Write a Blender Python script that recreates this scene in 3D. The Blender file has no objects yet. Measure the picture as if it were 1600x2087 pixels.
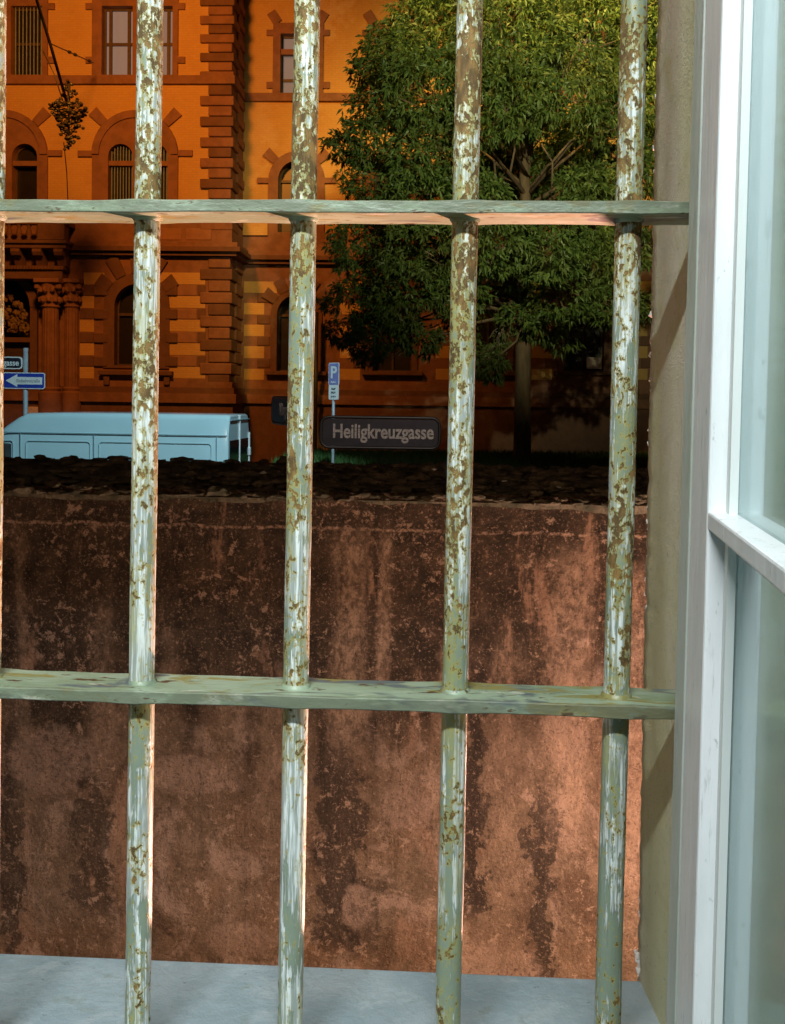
import bpy, bmesh, math, random
from mathutils import Vector, Matrix, noise as mnoise
from mathutils.geometry import tessellate_polygon
random.seed(7)
SC = bpy.context.scene
COL = SC.collection
R = math.radians

# ---------------------------------------------------------------- camera
EZ = 2.92                 # eye height above the street
F = 2050.0                # focal length in photo pixels
PITCH, ROLL = R(1.7), 0.0135
AXY = 871.0               # row of the optical axis
cd = bpy.data.cameras.new('camera'); cam = bpy.data.objects.new('camera', cd); COL.objects.link(cam)
cd.sensor_fit = 'VERTICAL'; cd.sensor_height = 36.0; cd.sensor_width = 27.6
cd.lens = 36.0 * F / 2087.0
cd.shift_y = (AXY - 1043.5) / 2087.0
cd.clip_start = 0.02; cd.clip_end = 400
CM = Matrix.Translation((0, 0, EZ)) @ Matrix.Rotation(math.pi/2 - PITCH, 4, 'X') @ Matrix.Rotation(ROLL, 4, 'Z')
cam.matrix_world = CM
SC.camera = cam
CR = CM.to_3x3()

# ---------------------------------------------------------------- world (night)
w = bpy.data.worlds.new("World"); SC.world = w; w.use_nodes = True
nt = w.node_tree
sky = nt.nodes.new('ShaderNodeTexSky'); sky.sky_type = 'NISHITA'; sky.sun_disc = False
sky.sun_elevation = R(-4); sky.sun_rotation = R(150)
bg = nt.nodes['Background']; nt.links.new(sky.outputs[0], bg.inputs[0]); bg.inputs[1].default_value = 0.12
SC.view_settings.view_transform = 'Standard'; SC.view_settings.look = 'None'
SC.view_settings.exposure = 0.0; SC.view_settings.gamma = 1.0

# ---------------------------------------------------------------- lamps of the place and added fill spots
def lamp(name, kind, loc, power, color, size=0.2, target=None, spot=None, blend=0.5, sy=None):
    l = bpy.data.lights.new(name, kind); l.energy = power; l.color = color
    if kind == 'AREA': l.shape = 'RECTANGLE'; l.size = size; l.size_y = sy
    else: l.shadow_soft_size = size
    if kind == 'SPOT': l.spot_size = R(spot); l.spot_blend = blend
    o = bpy.data.objects.new(name, l); COL.objects.link(o); o.location = loc
    if target is not None:
        o.rotation_euler = (Vector(target) - Vector(loc)).to_track_quat('-Z', 'Y').to_euler()
    return o
SOD = (1.0, 0.31, 0.035)
lamp('room_ceiling_light', 'AREA', (-0.20, -0.62, EZ+1.22), 56, (0.92, 0.99, 1.0), 0.95, (-0.2, 0.8, EZ-0.2), sy=0.07)
lamp('yard_light', 'POINT', (2.6, 2.35, EZ-1.75), 255, (1.0, 0.66, 0.44), 0.12)
lamp('yard_light_near', 'POINT', (1.42, 3.05, EZ-1.20), 52, (1.0, 0.56, 0.46), 0.08)
lamp('crossbar_fill_light', 'SPOT', (1.05, 2.6, EZ-1.9), 950, (1.0, 0.46, 0.34), 0.06, (-0.15, 0.8, EZ+0.1), 36, 0.6)  # added spot: pink light for the crossbar underside, aimed clear of the yard wall
lamp('street_light_left', 'SPOT', (-8.0, 22.5, 15.5), 7200, SOD, 0.9, (-9.0, 36, 11.5), 98, 0.75)
lamp('street_light_right', 'SPOT', (4.5, 15.0, 21.0), 30000, (1.0, 0.68, 0.18), 0.35, (4.8, 26, 14.5), 58, 0.9)
lamp('street_light_cool', 'SPOT', (0.0, 12.0, 10.5), 5200, (0.60, 0.90, 1.0), 0.12, (-6.0, 20.5, 1.6), 52, 0.35)
lamp('street_light_pale', 'SPOT', (3.5, 9.5, 8.5), 6000, (1.0, 1.0, 0.55), 0.12, (3.6, 26.0, 9.3), 47, 0.8)
lamp('sign_fill_light', 'SPOT', (1.0, 1.4, EZ+4.0), 1100, (1.0, 0.86, 0.76), 0.12, (0.0, 9.0, 2.6), 44, 0.8)  # added spot that brightens the lettering of the street sign

# ---------------------------------------------------------------- frames and rays
def ray(px, py):
    return (CR @ Vector(((px-800)/F, -(py-AXY)/F, -1.0))).normalized()
def at(px, py, Y):
    d = ray(px, py); return Vector((0, 0, EZ)) + d * (Y / d.y)
class Frame:
    """a vertical local frame turned about z: x along the wall, y away from the camera, z up"""
    def __init__(s, org, th):
        s.o = Vector(org); s.th = th
        s.M = Matrix.Translation(s.o) @ Matrix.Rotation(-th, 4, 'Z'); s.Mi = s.M.inverted()
    def w(s, p): return s.M @ Vector(p)
    def px(s, px, py, y=0.0):          # local (x, z) on the local plane y
        o = s.Mi @ Vector((0, 0, EZ)); d = s.Mi.to_3x3() @ ray(px, py)
        q = o + d * ((y - o.y) / d.y); return q.x, q.z
    def rect(s, x0, y0, x1, y1, y=0.0):  # pixel rectangle -> local upright rectangle
        cx, cy = (x0+x1)/2, (y0+y1)/2
        return s.px(x0, cy, y)[0], s.px(x1, cy, y)[0], s.px(cx, y1, y)[1], s.px(cx, y0, y)[1]
WORLD = Frame((0, 0, 0), 0)

# ---------------------------------------------------------------- objects
def tag(o, label=None, cat=None, group=None, kind=None):
    if label: o['label'] = label
    if cat: o['category'] = cat
    if group: o['group'] = group
    if kind: o['kind'] = kind
    return o
def thing(name, frame, base, label, cat, group=None):
    e = bpy.data.objects.new(name, None); COL.objects.link(e)
    e.matrix_world = Matrix.Translation(frame.w(base)) @ Matrix.Rotation(-frame.th, 4, 'Z')
    e.empty_display_size = 0.2
    return tag(e, label, cat, group)
class MB:
    def __init__(s): s.v = []; s.f = []
    def add(s, vs, fs):
        n = len(s.v); s.v += [Vector(v) for v in vs]; s.f += [tuple(i+n for i in f) for f in fs]; return s
    def box(s, x0, x1, y0, y1, z0, z1, b=0.0):
        if b <= 0:
            return s.add([(x0,y0,z0),(x1,y0,z0),(x1,y1,z0),(x0,y1,z0),(x0,y0,z1),(x1,y0,z1),(x1,y1,z1),(x0,y1,z1)],
                  [(0,3,2,1),(4,5,6,7),(0,1,5,4),(1,2,6,5),(2,3,7,6),(3,0,4,7)])
        bm = bmesh.new(); bmesh.ops.create_cube(bm, size=1)
        for v in bm.verts: v.co = ((x0+x1)/2+v.co.x*(x1-x0), (y0+y1)/2+v.co.y*(y1-y0), (z0+z1)/2+v.co.z*(z1-z0))
        bmesh.ops.bevel(bm, geom=bm.edges[:], offset=b, segments=2, affect='EDGES', profile=0.5)
        bm.verts.index_update(); s.add([v.co.copy() for v in bm.verts], [tuple(v.index for v in f.verts) for f in bm.faces]); bm.free(); return s
    def tube(s, pts, rad, n=8, cap=True):
        pts = [Vector(p) for p in pts]; rad = rad if isinstance(rad, (list, tuple)) else [rad]*len(pts)
        vs = []; fs = []; t0 = (pts[1]-pts[0]).normalized()
        up = Vector((0,0,1)) if abs(t0.z) < .9 else Vector((1,0,0))
        for i, p in enumerate(pts):
            t = (pts[min(i+1,len(pts)-1)]-pts[max(i-1,0)]).normalized()
            a = t.cross(up).normalized(); b = a.cross(t).normalized(); up = b
            for k in range(n):
                c = 2*math.pi*k/n; vs.append(p + (a*math.cos(c)+b*math.sin(c))*rad[i])
        for i in range(len(pts)-1):
            for k in range(n):
                k2 = (k+1) % n; fs.append((i*n+k, i*n+k2, (i+1)*n+k2, (i+1)*n+k))
        if cap: fs.append(tuple(range(n-1,-1,-1))); fs.append(tuple((len(pts)-1)*n+k for k in range(n)))
        return s.add(vs, fs)
    def lathe(s, c, prof, n=14):       # prof: (radius, z)
        vs = []; fs = []
        for r, z in prof:
            for k in range(n):
                a = 2*math.pi*k/n; vs.append((c[0]+r*math.cos(a), c[1]+r*math.sin(a), c[2]+z))
        for i in range(len(prof)-1):
            for k in range(n):
                k2 = (k+1)%n; fs.append((i*n+k, i*n+k2, (i+1)*n+k2, (i+1)*n+k))
        fs.append(tuple(range(n-1,-1,-1))); fs.append(tuple((len(prof)-1)*n+k for k in range(n)))
        return s.add(vs, fs)
    def blob(s, c, r, seed=0, sq=(1,1,1), sub=1, amp=.3):
        bm = bmesh.new(); bmesh.ops.create_icosphere(bm, subdivisions=sub, radius=1)
        rot = Matrix.Rotation(seed*1.7, 3, 'Z')
        for v in bm.verts:
            k = 1 + amp*mnoise.noise(v.co*1.6 + Vector((seed*3.1, seed*1.3, 0)))
            v.co = rot @ Vector((v.co.x*sq[0], v.co.y*sq[1], v.co.z*sq[2])) * (r*k) + Vector(c)
        bm.verts.index_update(); s.add([v.co.copy() for v in bm.verts], [tuple(v.index for v in f.verts) for f in bm.faces]); bm.free(); return s
    def plate(s, loops, y0, y1):       # loops of (x,z): first outer, then holes; front at y0
        fl = [[Vector((x, 0, z)) for x, z in lp] for lp in loops]
        tris = tessellate_polygon([[Vector((p.x, p.z, 0)) for p in lp] for lp in fl])
        flat = [p for lp in fl for p in lp]; n = len(flat)
        vs = [(p.x, y0, p.z) for p in flat] + [(p.x, y1, p.z) for p in flat]; fs = []
        for a, b, c in tris:
            A, B, C = flat[a], flat[b], flat[c]
            cr = (B.x-A.x)*(C.z-A.z)-(B.z-A.z)*(C.x-A.x)
            fs.append((a,b,c) if cr > 0 else (a,c,b))
        i = 0
        for lp in fl:
            m = len(lp)
            for k in range(m): fs.append((i+k, i+(k+1)%m, n+i+(k+1)%m, n+i+k))
            i += m
        return s.add(vs, fs)
    def build(s, name, mat, frame=WORLD, base=(0,0,0), parent=None, smooth=False, recalc=True):
        me = bpy.data.meshes.new(name); b = Vector(base)
        me.from_pydata([tuple(v-b) for v in s.v], [], s.f); me.materials.append(mat)
        if recalc:
            bm = bmesh.new(); bm.from_mesh(me); bmesh.ops.recalc_face_normals(bm, faces=bm.faces); bm.to_mesh(me); bm.free()
        if smooth:
            for p in me.polygons: p.use_smooth = True
        o = bpy.data.objects.new(name, me); COL.objects.link(o)
        if parent is not None: o.parent = parent     # parent base == the thing's base, same frame
        else: o.matrix_world = Matrix.Translation(frame.w(base)) @ Matrix.Rotation(-frame.th, 4, 'Z')
        return o
def text_obj(txt, size, mat, loc, parent, sx=1.0, name='lettering', align='LEFT', shear=0):
    c = bpy.data.curves.new(name, 'FONT'); c.body = txt; c.size = size; c.extrude = 0.002; c.align_x = align; c.offset = size*0.022
    t = bpy.data.objects.new('tmp', c); COL.objects.link(t)
    dg = bpy.context.evaluated_depsgraph_get(); me = bpy.data.meshes.new_from_object(t.evaluated_get(dg))
    bpy.data.objects.remove(t); me.materials.clear(); me.materials.append(mat)
    me.transform(Matrix.Rotation(math.pi/2, 4, 'X') @ Matrix.Diagonal((sx,1,1,1))); me.name = name
    o = bpy.data.objects.new(name, me); COL.objects.link(o); o.parent = parent; o.location = loc
    return o

# ---------------------------------------------------------------- materials
class NT:
    def __init__(s, name, rough=.7, metal=0.0, spec=.5):
        s.m = bpy.data.materials.new(name); s.m.use_nodes = True; s.t = s.m.node_tree
        s.b = s.t.nodes['Principled BSDF']; s.b.inputs['Roughness'].default_value = rough
        s.b.inputs['Metallic'].default_value = metal; s.b.inputs['Specular IOR Level'].default_value = spec
        s.tc = s.t.nodes.new('ShaderNodeTexCoord')
    def link(s, a, b): s.t.links.new(a, b)
    def _in(s, sock, v):
        if v is None: return
        if hasattr(v, 'is_linked') or hasattr(v, 'links'): s.link(v, sock)
        else: sock.default_value = v
    def vec(s, scale=(1,1,1), rnd=False):
        mp = s.t.nodes.new('ShaderNodeMapping'); mp.inputs['Scale'].default_value = scale
        src = s.tc.outputs['Object']
        if rnd:
            oi = s.t.nodes.new('ShaderNodeObjectInfo'); mu = s.t.nodes.new('ShaderNodeVectorMath'); mu.operation = 'MULTIPLY_ADD'
            mu.inputs[0].default_value = (1,1,1); s.link(oi.outputs['Random'], mu.inputs[0]); mu.inputs[1].default_value = (3.1, 2.7, 5.3)
            s.link(src, mu.inputs[2]); src = mu.outputs[0]
        s.link(src, mp.inputs[0]); return mp.outputs[0]
    def noise(s, v, scale, detail=4, rough=.55, dist=0.0):
        n = s.t.nodes.new('ShaderNodeTexNoise'); s.link(v, n.inputs['Vector']); n.inputs['Scale'].default_value = scale
        n.inputs['Detail'].default_value = detail; n.inputs['Roughness'].default_value = rough; n.inputs['Distortion'].default_value = dist
        return n.outputs['Fac']
    def vor(s, v, scale, feat='F1'):
        n = s.t.nodes.new('ShaderNodeTexVoronoi'); n.feature = feat; s.link(v, n.inputs['Vector']); n.inputs['Scale'].default_value = scale
        return n.outputs['Distance']
    def ma(s, op, a, b=None, c=None):
        n = s.t.nodes.new('ShaderNodeMath'); n.operation = op
        for i, x in enumerate((a, b, c)): s._in(n.inputs[i], x)
        return n.outputs[0]
    def step(s, x, lo, hi, a=0.0, b=1.0):
        n = s.t.nodes.new('ShaderNodeMapRange'); n.interpolation_type = 'SMOOTHSTEP'
        s._in(n.inputs[0], x); n.inputs[1].default_value = lo; n.inputs[2].default_value = hi
        n.inputs[3].default_value = a; n.inputs[4].default_value = b; return n.outputs[0]
    def mix(s, f, a, b):
        n = s.t.nodes.new('ShaderNodeMix'); n.data_type = 'RGBA'
        s._in(n.inputs[0], f)
        for k, x in ((6, a), (7, b)):
            if isinstance(x, tuple): n.inputs[k].default_value = (*x, 1)
            else: s.link(x, n.inputs[k])
        return n.outputs[2]
    def color(s, c):
        if isinstance(c, tuple): s.b.inputs['Base Color'].default_value = (*c, 1)
        else: s.link(c, s.b.inputs['Base Color'])
        return s
    def rough(s, x): s._in(s.b.inputs['Roughness'], x); return s
    def bump(s, h, dist=.005, st=1.0):
        n = s.t.nodes.new('ShaderNodeBump'); n.inputs['Distance'].default_value = dist; n.inputs['Strength'].default_value = st
        s.link(h, n.inputs['Height']); s.link(n.outputs[0], s.b.inputs['Normal']); return s
    def xyz(s, geom=False):
        n = s.t.nodes.new('ShaderNodeSeparateXYZ'); s.link(s.tc.outputs['Object'], n.inputs[0]); return n.outputs

def simple(name, c1, c2=None, scale=6, rough=.7, bump=.004, bs=30, metal=0, spec=.5, detail=5, sc=(1,1,1)):
    m = NT(name, rough, metal, spec); v = m.vec(sc)
    c2 = c2 or tuple(x*.8 for x in c1)
    n = m.noise(v, scale, detail, .6)
    m.color(m.mix(m.step(n, .35, .68), c1, c2))
    if bump: m.bump(m.noise(v, bs, 5, .65), bump)
    return m.m

def bar_mat():
    m = NT('flaking_bar_paint', .42); v = m.vec((1,1,.42), True); vs = m.vec((1,1,.05), True); vb = m.vec((1,1,.5), True)
    z = m.xyz()[2]
    big = m.noise(vb, 14, 2, .5)
    low = m.step(z, .32, .37, 1.0, 0.0)                          # below the lower crossbar the green coat survives
    wn = m.ma('ADD', m.noise(vs, 210, 4, .7), m.ma('MULTIPLY', m.noise(v, 38, 5, .65, .4), 1.0))
    wn = m.ma('ADD', wn, m.ma('MULTIPLY', m.ma('SUBTRACT', big, .5), .7))
    wn = m.ma('SUBTRACT', wn, m.ma('MULTIPLY', low, .07))
    white = m.step(wn, .91, .97)
    rn = m.noise(m.vec((1,1,.7), True), 215, 5, .66, .2); big2 = m.noise(vb, 30, 5, .65)
    rs = m.ma('ADD', rn, m.ma('MULTIPLY', m.ma('SUBTRACT', big2, .5), .7))
    rs = m.ma('ADD', rs, m.ma('MULTIPLY', m.step(z, .55, .85), .05))
    rs = m.ma('SUBTRACT', rs, m.ma('MULTIPLY', low, .06))
    oi = m.t.nodes.new('ShaderNodeObjectInfo'); rr_ = m.ma('FRACT', m.ma('MULTIPLY', oi.outputs['Random'], 7.3))
    rs = m.ma('ADD', rs, m.ma('MULTIPLY', m.ma('SUBTRACT', rr_, .5), .05))
    nr = m.ma('MULTIPLY', m.step(z, .305, .36, 1.0, 0.0), m.step(z, .298, .304)); nr2 = m.ma('MULTIPLY', m.step(z, .62, .69), m.step(z, .69, .72, 1.0, 0.0))
    rs = m.ma('ADD', rs, m.ma('MULTIPLY', m.ma('ADD', nr, m.ma('MULTIPLY', nr2, .6)), .055))
    rs = m.ma('ADD', rs, m.ma('MULTIPLY', m.ma('SUBTRACT', 1.0, low), .012))
    rust = m.step(rs, .54, .60); halo = m.step(rs, .455, .55)
    grn = m.mix(m.noise(v, 60, 4), (.185, .235, .165), (.28, .335, .255))
    wht = m.mix(m.step(m.noise(vs, 330, 3, .7), .42, .6), (.33, .37, .34), (.78, .83, .80))
    c = m.mix(white, grn, wht)
    c = m.mix(m.ma('MULTIPLY', m.step(m.noise(m.vec((1,1,.3), True), 48, 5, .65), .46, .66), .55), c, (.36, .35, .12))
    c = m.mix(m.ma('MULTIPLY', halo, .8), c, (.42, .35, .085))
    rc = m.mix(m.step(m.noise(v, 130, 4), .4, .65), (.11, .065, .022), (.27, .155, .045))
    c = m.mix(rust, c, rc); m.color(c)
    m.rough(m.step(rust, 0, 1, .38, .85))
    h = m.ma('ADD', m.ma('MULTIPLY', rust, -.8), m.ma('ADD', m.ma('MULTIPLY', white, .5), m.ma('MULTIPLY', m.noise(vs, 300, 4, .7), .5)))
    m.bump(h, .0011, .8); return m.m
def cross_mat():
    m = NT('green_crossbar_paint', .4); v = m.vec((.35,1,1), True)
    c = m.mix(m.step(m.noise(v, 26, 5, .6), .4, .62), (.25, .32, .205), (.34, .42, .30))
    c = m.mix(m.step(m.noise(v, 17, 4, .6, .6), .54, .60), c, (.13, .155, .155))
    c = m.mix(m.step(m.noise(v, 75, 5, .65), .60, .66), c, (.50, .52, .40))
    c = m.mix(m.step(m.noise(v, 42, 5, .65, .5), .54, .62), c, (.27, .24, .085))
    c = m.mix(m.step(m.noise(v, 120, 5, .65), .60, .66), c, (.10, .06, .03)); Yc = m.xyz()[1]
    ed = m.step(m.ma('ADD', Yc, m.ma('MULTIPLY', m.ma('SUBTRACT', m.noise(v, 60, 5, .7), .5), .02)), -.0262, -.0215, .75, 0.0); c = m.mix(ed, c, (.13, .14, .095))
    m.color(c); m.bump(m.noise(v, 130, 5, .6), .0012, .8); return m.m
def wall_mat():
    """old yard wall: lime plaster, dark grime over the upper half, wet streaks and bare pale patches"""
    m = NT('old_plaster', .82, spec=.35); v = m.vec(); X, Y, Z = m.xyz()
    n1 = m.noise(v, 2.2, 6, .62, .4); n2 = m.noise(v, 9, 6, .68, .3); n3 = m.noise(v, 42, 5, .7)
    vst = m.vec((1,1,.16)); st = m.noise(vst, 3.2, 6, .62, .2)
    base = m.mix(m.step(n2, .38, .64), (.19, .128, .085), (.30, .205, .145))
    base = m.mix(m.step(n1, .42, .68), base, (.27, .165, .105))
    pp = m.ma('ADD', m.noise(m.vec((1,1,.7)), 3.6, 8, .72, .8), m.ma('MULTIPLY', m.ma('SUBTRACT', n3, .5), .22))
    base = m.mix(m.step(pp, .51, .60, 0, .85), base, (.46, .32, .25))
    pq = m.ma('ADD', m.noise(m.vec((1,1,.55)), 2.7, 9, .75, .6), m.ma('MULTIPLY', m.ma('SUBTRACT', n3, .5), .15))
    base = m.mix(m.step(pq, .54, .62, 0, .8), base, (.145, .088, .058))
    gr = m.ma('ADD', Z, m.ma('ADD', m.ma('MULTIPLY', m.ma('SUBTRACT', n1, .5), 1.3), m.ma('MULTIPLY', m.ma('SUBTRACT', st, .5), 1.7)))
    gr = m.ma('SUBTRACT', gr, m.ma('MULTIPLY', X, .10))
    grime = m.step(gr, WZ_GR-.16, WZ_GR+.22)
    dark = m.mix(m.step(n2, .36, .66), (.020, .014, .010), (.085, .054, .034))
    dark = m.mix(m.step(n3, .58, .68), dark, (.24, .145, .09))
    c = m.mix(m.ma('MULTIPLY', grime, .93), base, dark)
    c = m.mix(m.step(m.ma('ADD', m.noise(m.vec((1,1,.22)), 4.1, 6, .7, .5), m.ma('MULTIPLY', n3, .18)), .67, .76), c, (.36, .22, .15))
    for (x0, x1, zt, zb, wdt, dens) in STAINS:
        cx = m.ma('SUBTRACT', X, (x0+x1)/2)
        jj = m.ma('ADD', m.ma('MULTIPLY', m.ma('SUBTRACT', n2, .5), .34), m.ma('MULTIPLY', m.ma('SUBTRACT', st, .5), .35))
        dx = m.ma('ABSOLUTE', m.ma('ADD', cx, jj))
        mz = m.ma('MULTIPLY', m.step(m.ma('ADD', Z, m.ma('MULTIPLY', n2, .12)), zb, zb+.10), m.step(m.ma('ADD', Z, m.ma('MULTIPLY', n2, .2)), zt, zt+.25, 1.0, 0.0))
        ms = m.ma('MULTIPLY', m.step(dx, wdt*.75, wdt*1.12, 1.0, 0.0), mz)
        c = m.mix(m.ma('MINIMUM', m.ma('MULTIPLY', ms, dens*1.05), 1.0), c, (.045, .031, .025))
    for (px_, pz_, rx_, rz_) in PATCHES:
        ax = m.ma('DIVIDE', m.ma('SUBTRACT', X, px_), rx_); az = m.ma('DIVIDE', m.ma('SUBTRACT', Z, pz_), rz_)
        dd = m.ma('ADD', m.ma('SQRT', m.ma('ADD', m.ma('MULTIPLY', ax, ax), m.ma('MULTIPLY', az, az))), m.ma('MULTIPLY', m.ma('SUBTRACT', n1, .5), 1.2))
        dd = m.ma('ADD', dd, m.ma('MULTIPLY', m.ma('SUBTRACT', n2, .5), 1.3)); c = m.mix(m.ma('MULTIPLY', m.step(dd, .7, 1.05, .75, 0.0), m.step(n3, .38, .54, .35, 1.0)), c, (.44, .30, .235))
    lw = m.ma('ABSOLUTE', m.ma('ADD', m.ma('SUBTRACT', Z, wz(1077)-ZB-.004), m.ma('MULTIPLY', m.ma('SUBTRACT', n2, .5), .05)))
    c = m.mix(m.ma('MULTIPLY', m.step(lw, .002, .009, .9, 0.0), m.step(n3, .40, .56)), c, (.52, .35, .26))  # light caught by the ledge edge, painted as a thin broken pale line
    for (x0, x1, zt, zb, wd_, al) in STREAKS:
        jj = m.ma('ADD', m.ma('MULTIPLY', m.ma('SUBTRACT', st, .5), .30), m.ma('MULTIPLY', m.ma('SUBTRACT', n3, .5), .10))
        dx = m.ma('ABSOLUTE', m.ma('ADD', m.ma('SUBTRACT', X, (x0+x1)/2), jj))
        mz = m.ma('MULTIPLY', m.step(m.ma('ADD', Z, m.ma('MULTIPLY', n2, .2)), zb, zb+.3), m.step(m.ma('ADD', Z, m.ma('MULTIPLY', n2, .1)), zt, zt+.12, 1.0, 0.0))
        ms = m.ma('MULTIPLY', m.ma('MULTIPLY', m.step(dx, wd_*.2, wd_*1.3, 1.0, 0.0), mz), m.step(m.noise(m.vec((1,1,.6)), 34, 7, .75, .3), .40, .60, .25, 1.0))
        c = m.mix(m.ma('MULTIPLY', ms, al), c, (.46, .31, .22))
    # flakes of pale limewash
    fl = m.ma('ADD', m.noise(v, 22, 9, .78, .3), m.ma('MULTIPLY', m.ma('SUBTRACT', n1, .5), .35))
    c = m.mix(m.step(fl, .575, .61, 0.0, .85), c, (.52, .36, .27))
    sp = m.noise(v, 95, 3, .6); sp2 = m.noise(m.vec((1,1,.8)), 58, 6, .8, .4)
    c = m.mix(m.step(sp, .56, .70, 0, .55), c, (.46, .31, .22)); c = m.mix(m.step(m.ma('SUBTRACT', 1.0, sp), .56, .70, 0, .6), c, (.04, .026, .018))
    c = m.mix(m.step(sp2, .60, .66, 0, .6), c, (.05, .033, .022)); c = m.mix(m.step(m.ma('SUBTRACT', 1.0, sp2), .61, .67, 0, .55), c, (.48, .32, .24))
    m.color(c)
    f1 = m.noise(v, 24, 8, .78, .6); rg = m.step(gr, WZ_GR-.75, WZ_GR+.1, .22, 1.0)
    h = m.ma('ADD', m.ma('MULTIPLY', n2, .35), m.ma('MULTIPLY', f1, rg))
    m.bump(h, .05, .9); return m.m
def brick_mat():
    m = NT('yellow_brick', .8); X, Y, Z = m.xyz()
    cb = m.t.nodes.new('ShaderNodeCombineXYZ'); m.link(X, cb.inputs[0]); m.link(Z, cb.inputs[1])
    b = m.t.nodes.new('ShaderNodeTexBrick'); m.link(cb.outputs[0], b.inputs['Vector']); b.inputs['Scale'].default_value = 1
    b.inputs['Brick Width'].default_value = .27; b.inputs['Row Height'].default_value = .083; b.inputs['Mortar Size'].default_value = .008
    b.inputs['Color1'].default_value = (.58, .355, .12, 1); b.inputs['Color2'].default_value = (.55, .33, .11, 1); b.inputs['Mortar'].default_value = (.50, .31, .13, 1)
    n = m.noise(m.vec(), .8, 5, .6); n2 = m.noise(m.vec(), 9, 4, .6)
    c = m.mix(m.step(n, .45, .75, 0, .4), b.outputs[0], (.42, .22, .07)); c = m.mix(m.step(n2, .55, .7, 0, .35), c, (.68, .44, .19))
    m.color(c); m.bump(b.outputs['Fac'], -.01, .5); return m.m
def leaf_mat():
    m = NT('leaf', .5); g = m.t.nodes.new('ShaderNodeNewGeometry')
    r = g.outputs['Random Per Island']
    c = m.mix(r, (.06, .115, .025), (.16, .22, .05)); c = m.mix(m.step(m.noise(m.vec(), .7, 3), .45, .65), c, (.11, .145, .035))
    m.color(c)
    tr = m.t.nodes.new('ShaderNodeBsdfTranslucent'); m.link(c, tr.inputs[0])
    mx = m.t.nodes.new('ShaderNodeMixShader'); mx.inputs[0].default_value = .22
    out = m.t.nodes['Material Output']; m.link(m.b.outputs[0], mx.inputs[1]); m.link(tr.outputs[0], mx.inputs[2]); m.link(mx.outputs[0], out.inputs[0])
    return m.m
def white_paint():
    m = NT('chipped_white_paint', .35); v = m.vec((1,1,.35)); vs = m.vec((1,1,.1))
    c = m.mix(m.step(m.noise(v, 18, 4), .4, .65), (.86, .88, .90), (.78, .81, .82))
    c = m.mix(m.step(m.noise(v, 95, 6, .75, .2), .60, .67, 0, .5), c, (.30, .32, .30))
    c = m.mix(m.step(m.noise(vs, 130, 5, .7), .58, .66, 0, .45), c, (.42, .45, .43))
    m.color(c); m.bump(m.ma('ADD', m.noise(v, 55, 6, .7, .5), m.noise(vs, 90, 3)), .0012, .6); return m.m

M = {}
M['bar'] = bar_mat(); M['cross'] = cross_mat(); M['white'] = white_paint()
M['frame'] = simple('greyed_frame_paint', (.47,.50,.46), (.40,.44,.38), 22, .45, .0015, 90, sc=(1,1,.3))
M['frame2'] = simple('grey_green_frame_paint', (.50,.53,.43), (.42,.45,.35), 14, .5, .0012, 70, sc=(1,1,.3))
M['reveal'] = simple('pale_reveal_paint', (.74,.78,.76), (.68,.72,.70), 5, .5, .001, 60, sc=(1,1,.2))
M['gap'] = simple('dark_joint_wood', (.12,.125,.11), (.08,.085,.07), 40, .8, .001, 90)
M['brick'] = brick_mat()
M['stone'] = simple('red_sandstone', (.27,.13,.085), (.20,.095,.06), 2.6, .8, .012, 9)
M['stone2'] = simple('dark_sandstone', (.17,.085,.058), (.135,.065,.045), 3.4, .85, .014, 9)
M['stone3'] = simple('light_sandstone', (.33,.165,.10), (.27,.13,.08), 3.4, .8, .012, 9)
M['dark'] = simple('dark_window_void', (.018,.014,.012), (.012,.010,.010), 3, .35, 0)
M['winframe'] = simple('brown_window_frame', (.09,.055,.04), (.06,.04,.03), 8, .5, .002, 30)
M['curtain'] = simple('glowing_curtain', (.16,.16,.18), (.13,.13,.15), 1.2, .8, .004, 8, sc=(3,1,.2))
_b = M['curtain'].node_tree.nodes['Principled BSDF']; _b.inputs['Emission Color'].default_value = (.30,.235,.20,1); _b.inputs['Emission Strength'].default_value = .42  # weak glow added so the curtains read grey under the orange lamp
M['irongrille'] = simple('pale_window_grille', (.22,.30,.42), (.17,.23,.32), 8, .6, 0)
M['iron'] = simple('black_iron', (.022,.022,.020), (.035,.03,.025), 14, .5, .002, 40)
M['leaf'] = leaf_mat()
M['bark'] = simple('grey_brown_bark', (.20,.13,.08), (.11,.07,.045), 5, .9, .02, 22, sc=(1,1,.25))
M['asphalt'] = simple('asphalt', (.045,.043,.04), (.06,.057,.052), 3, .85, .01, 60)
M['paving'] = simple('paving', (.16,.14,.12), (.12,.105,.09), 2, .85, .01, 40)
M['earth'] = simple('yard_earth', (.10,.07,.05), (.07,.05,.035), 3, .9, .02, 20)
M['grass'] = simple('grass_blades', (.05,.13,.025), (.07,.16,.035), 3, .7, .0, 20)
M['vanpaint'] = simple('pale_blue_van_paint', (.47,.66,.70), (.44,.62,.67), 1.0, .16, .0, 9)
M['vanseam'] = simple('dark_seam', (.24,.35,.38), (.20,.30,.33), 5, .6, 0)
M['vanglass'] = NT('dark_van_glass', .06, 0, .8).color((.012,.014,.014)).m
M['rubber'] = simple('tyre_rubber', (.02,.02,.02), (.03,.03,.03), 9, .8, .003, 40)
M['galv'] = simple('galvanised_pole', (.36,.40,.43), (.27,.31,.34), 7, .5, .001, 30, metal=.0)
M['signwhite'] = simple('sign_white', (.78,.78,.76), (.68,.68,.66), 6, .5, 0)
M['signblue'] = simple('sign_blue', (.02,.05,.36), (.018,.04,.30), 6, .45, 0)
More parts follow.
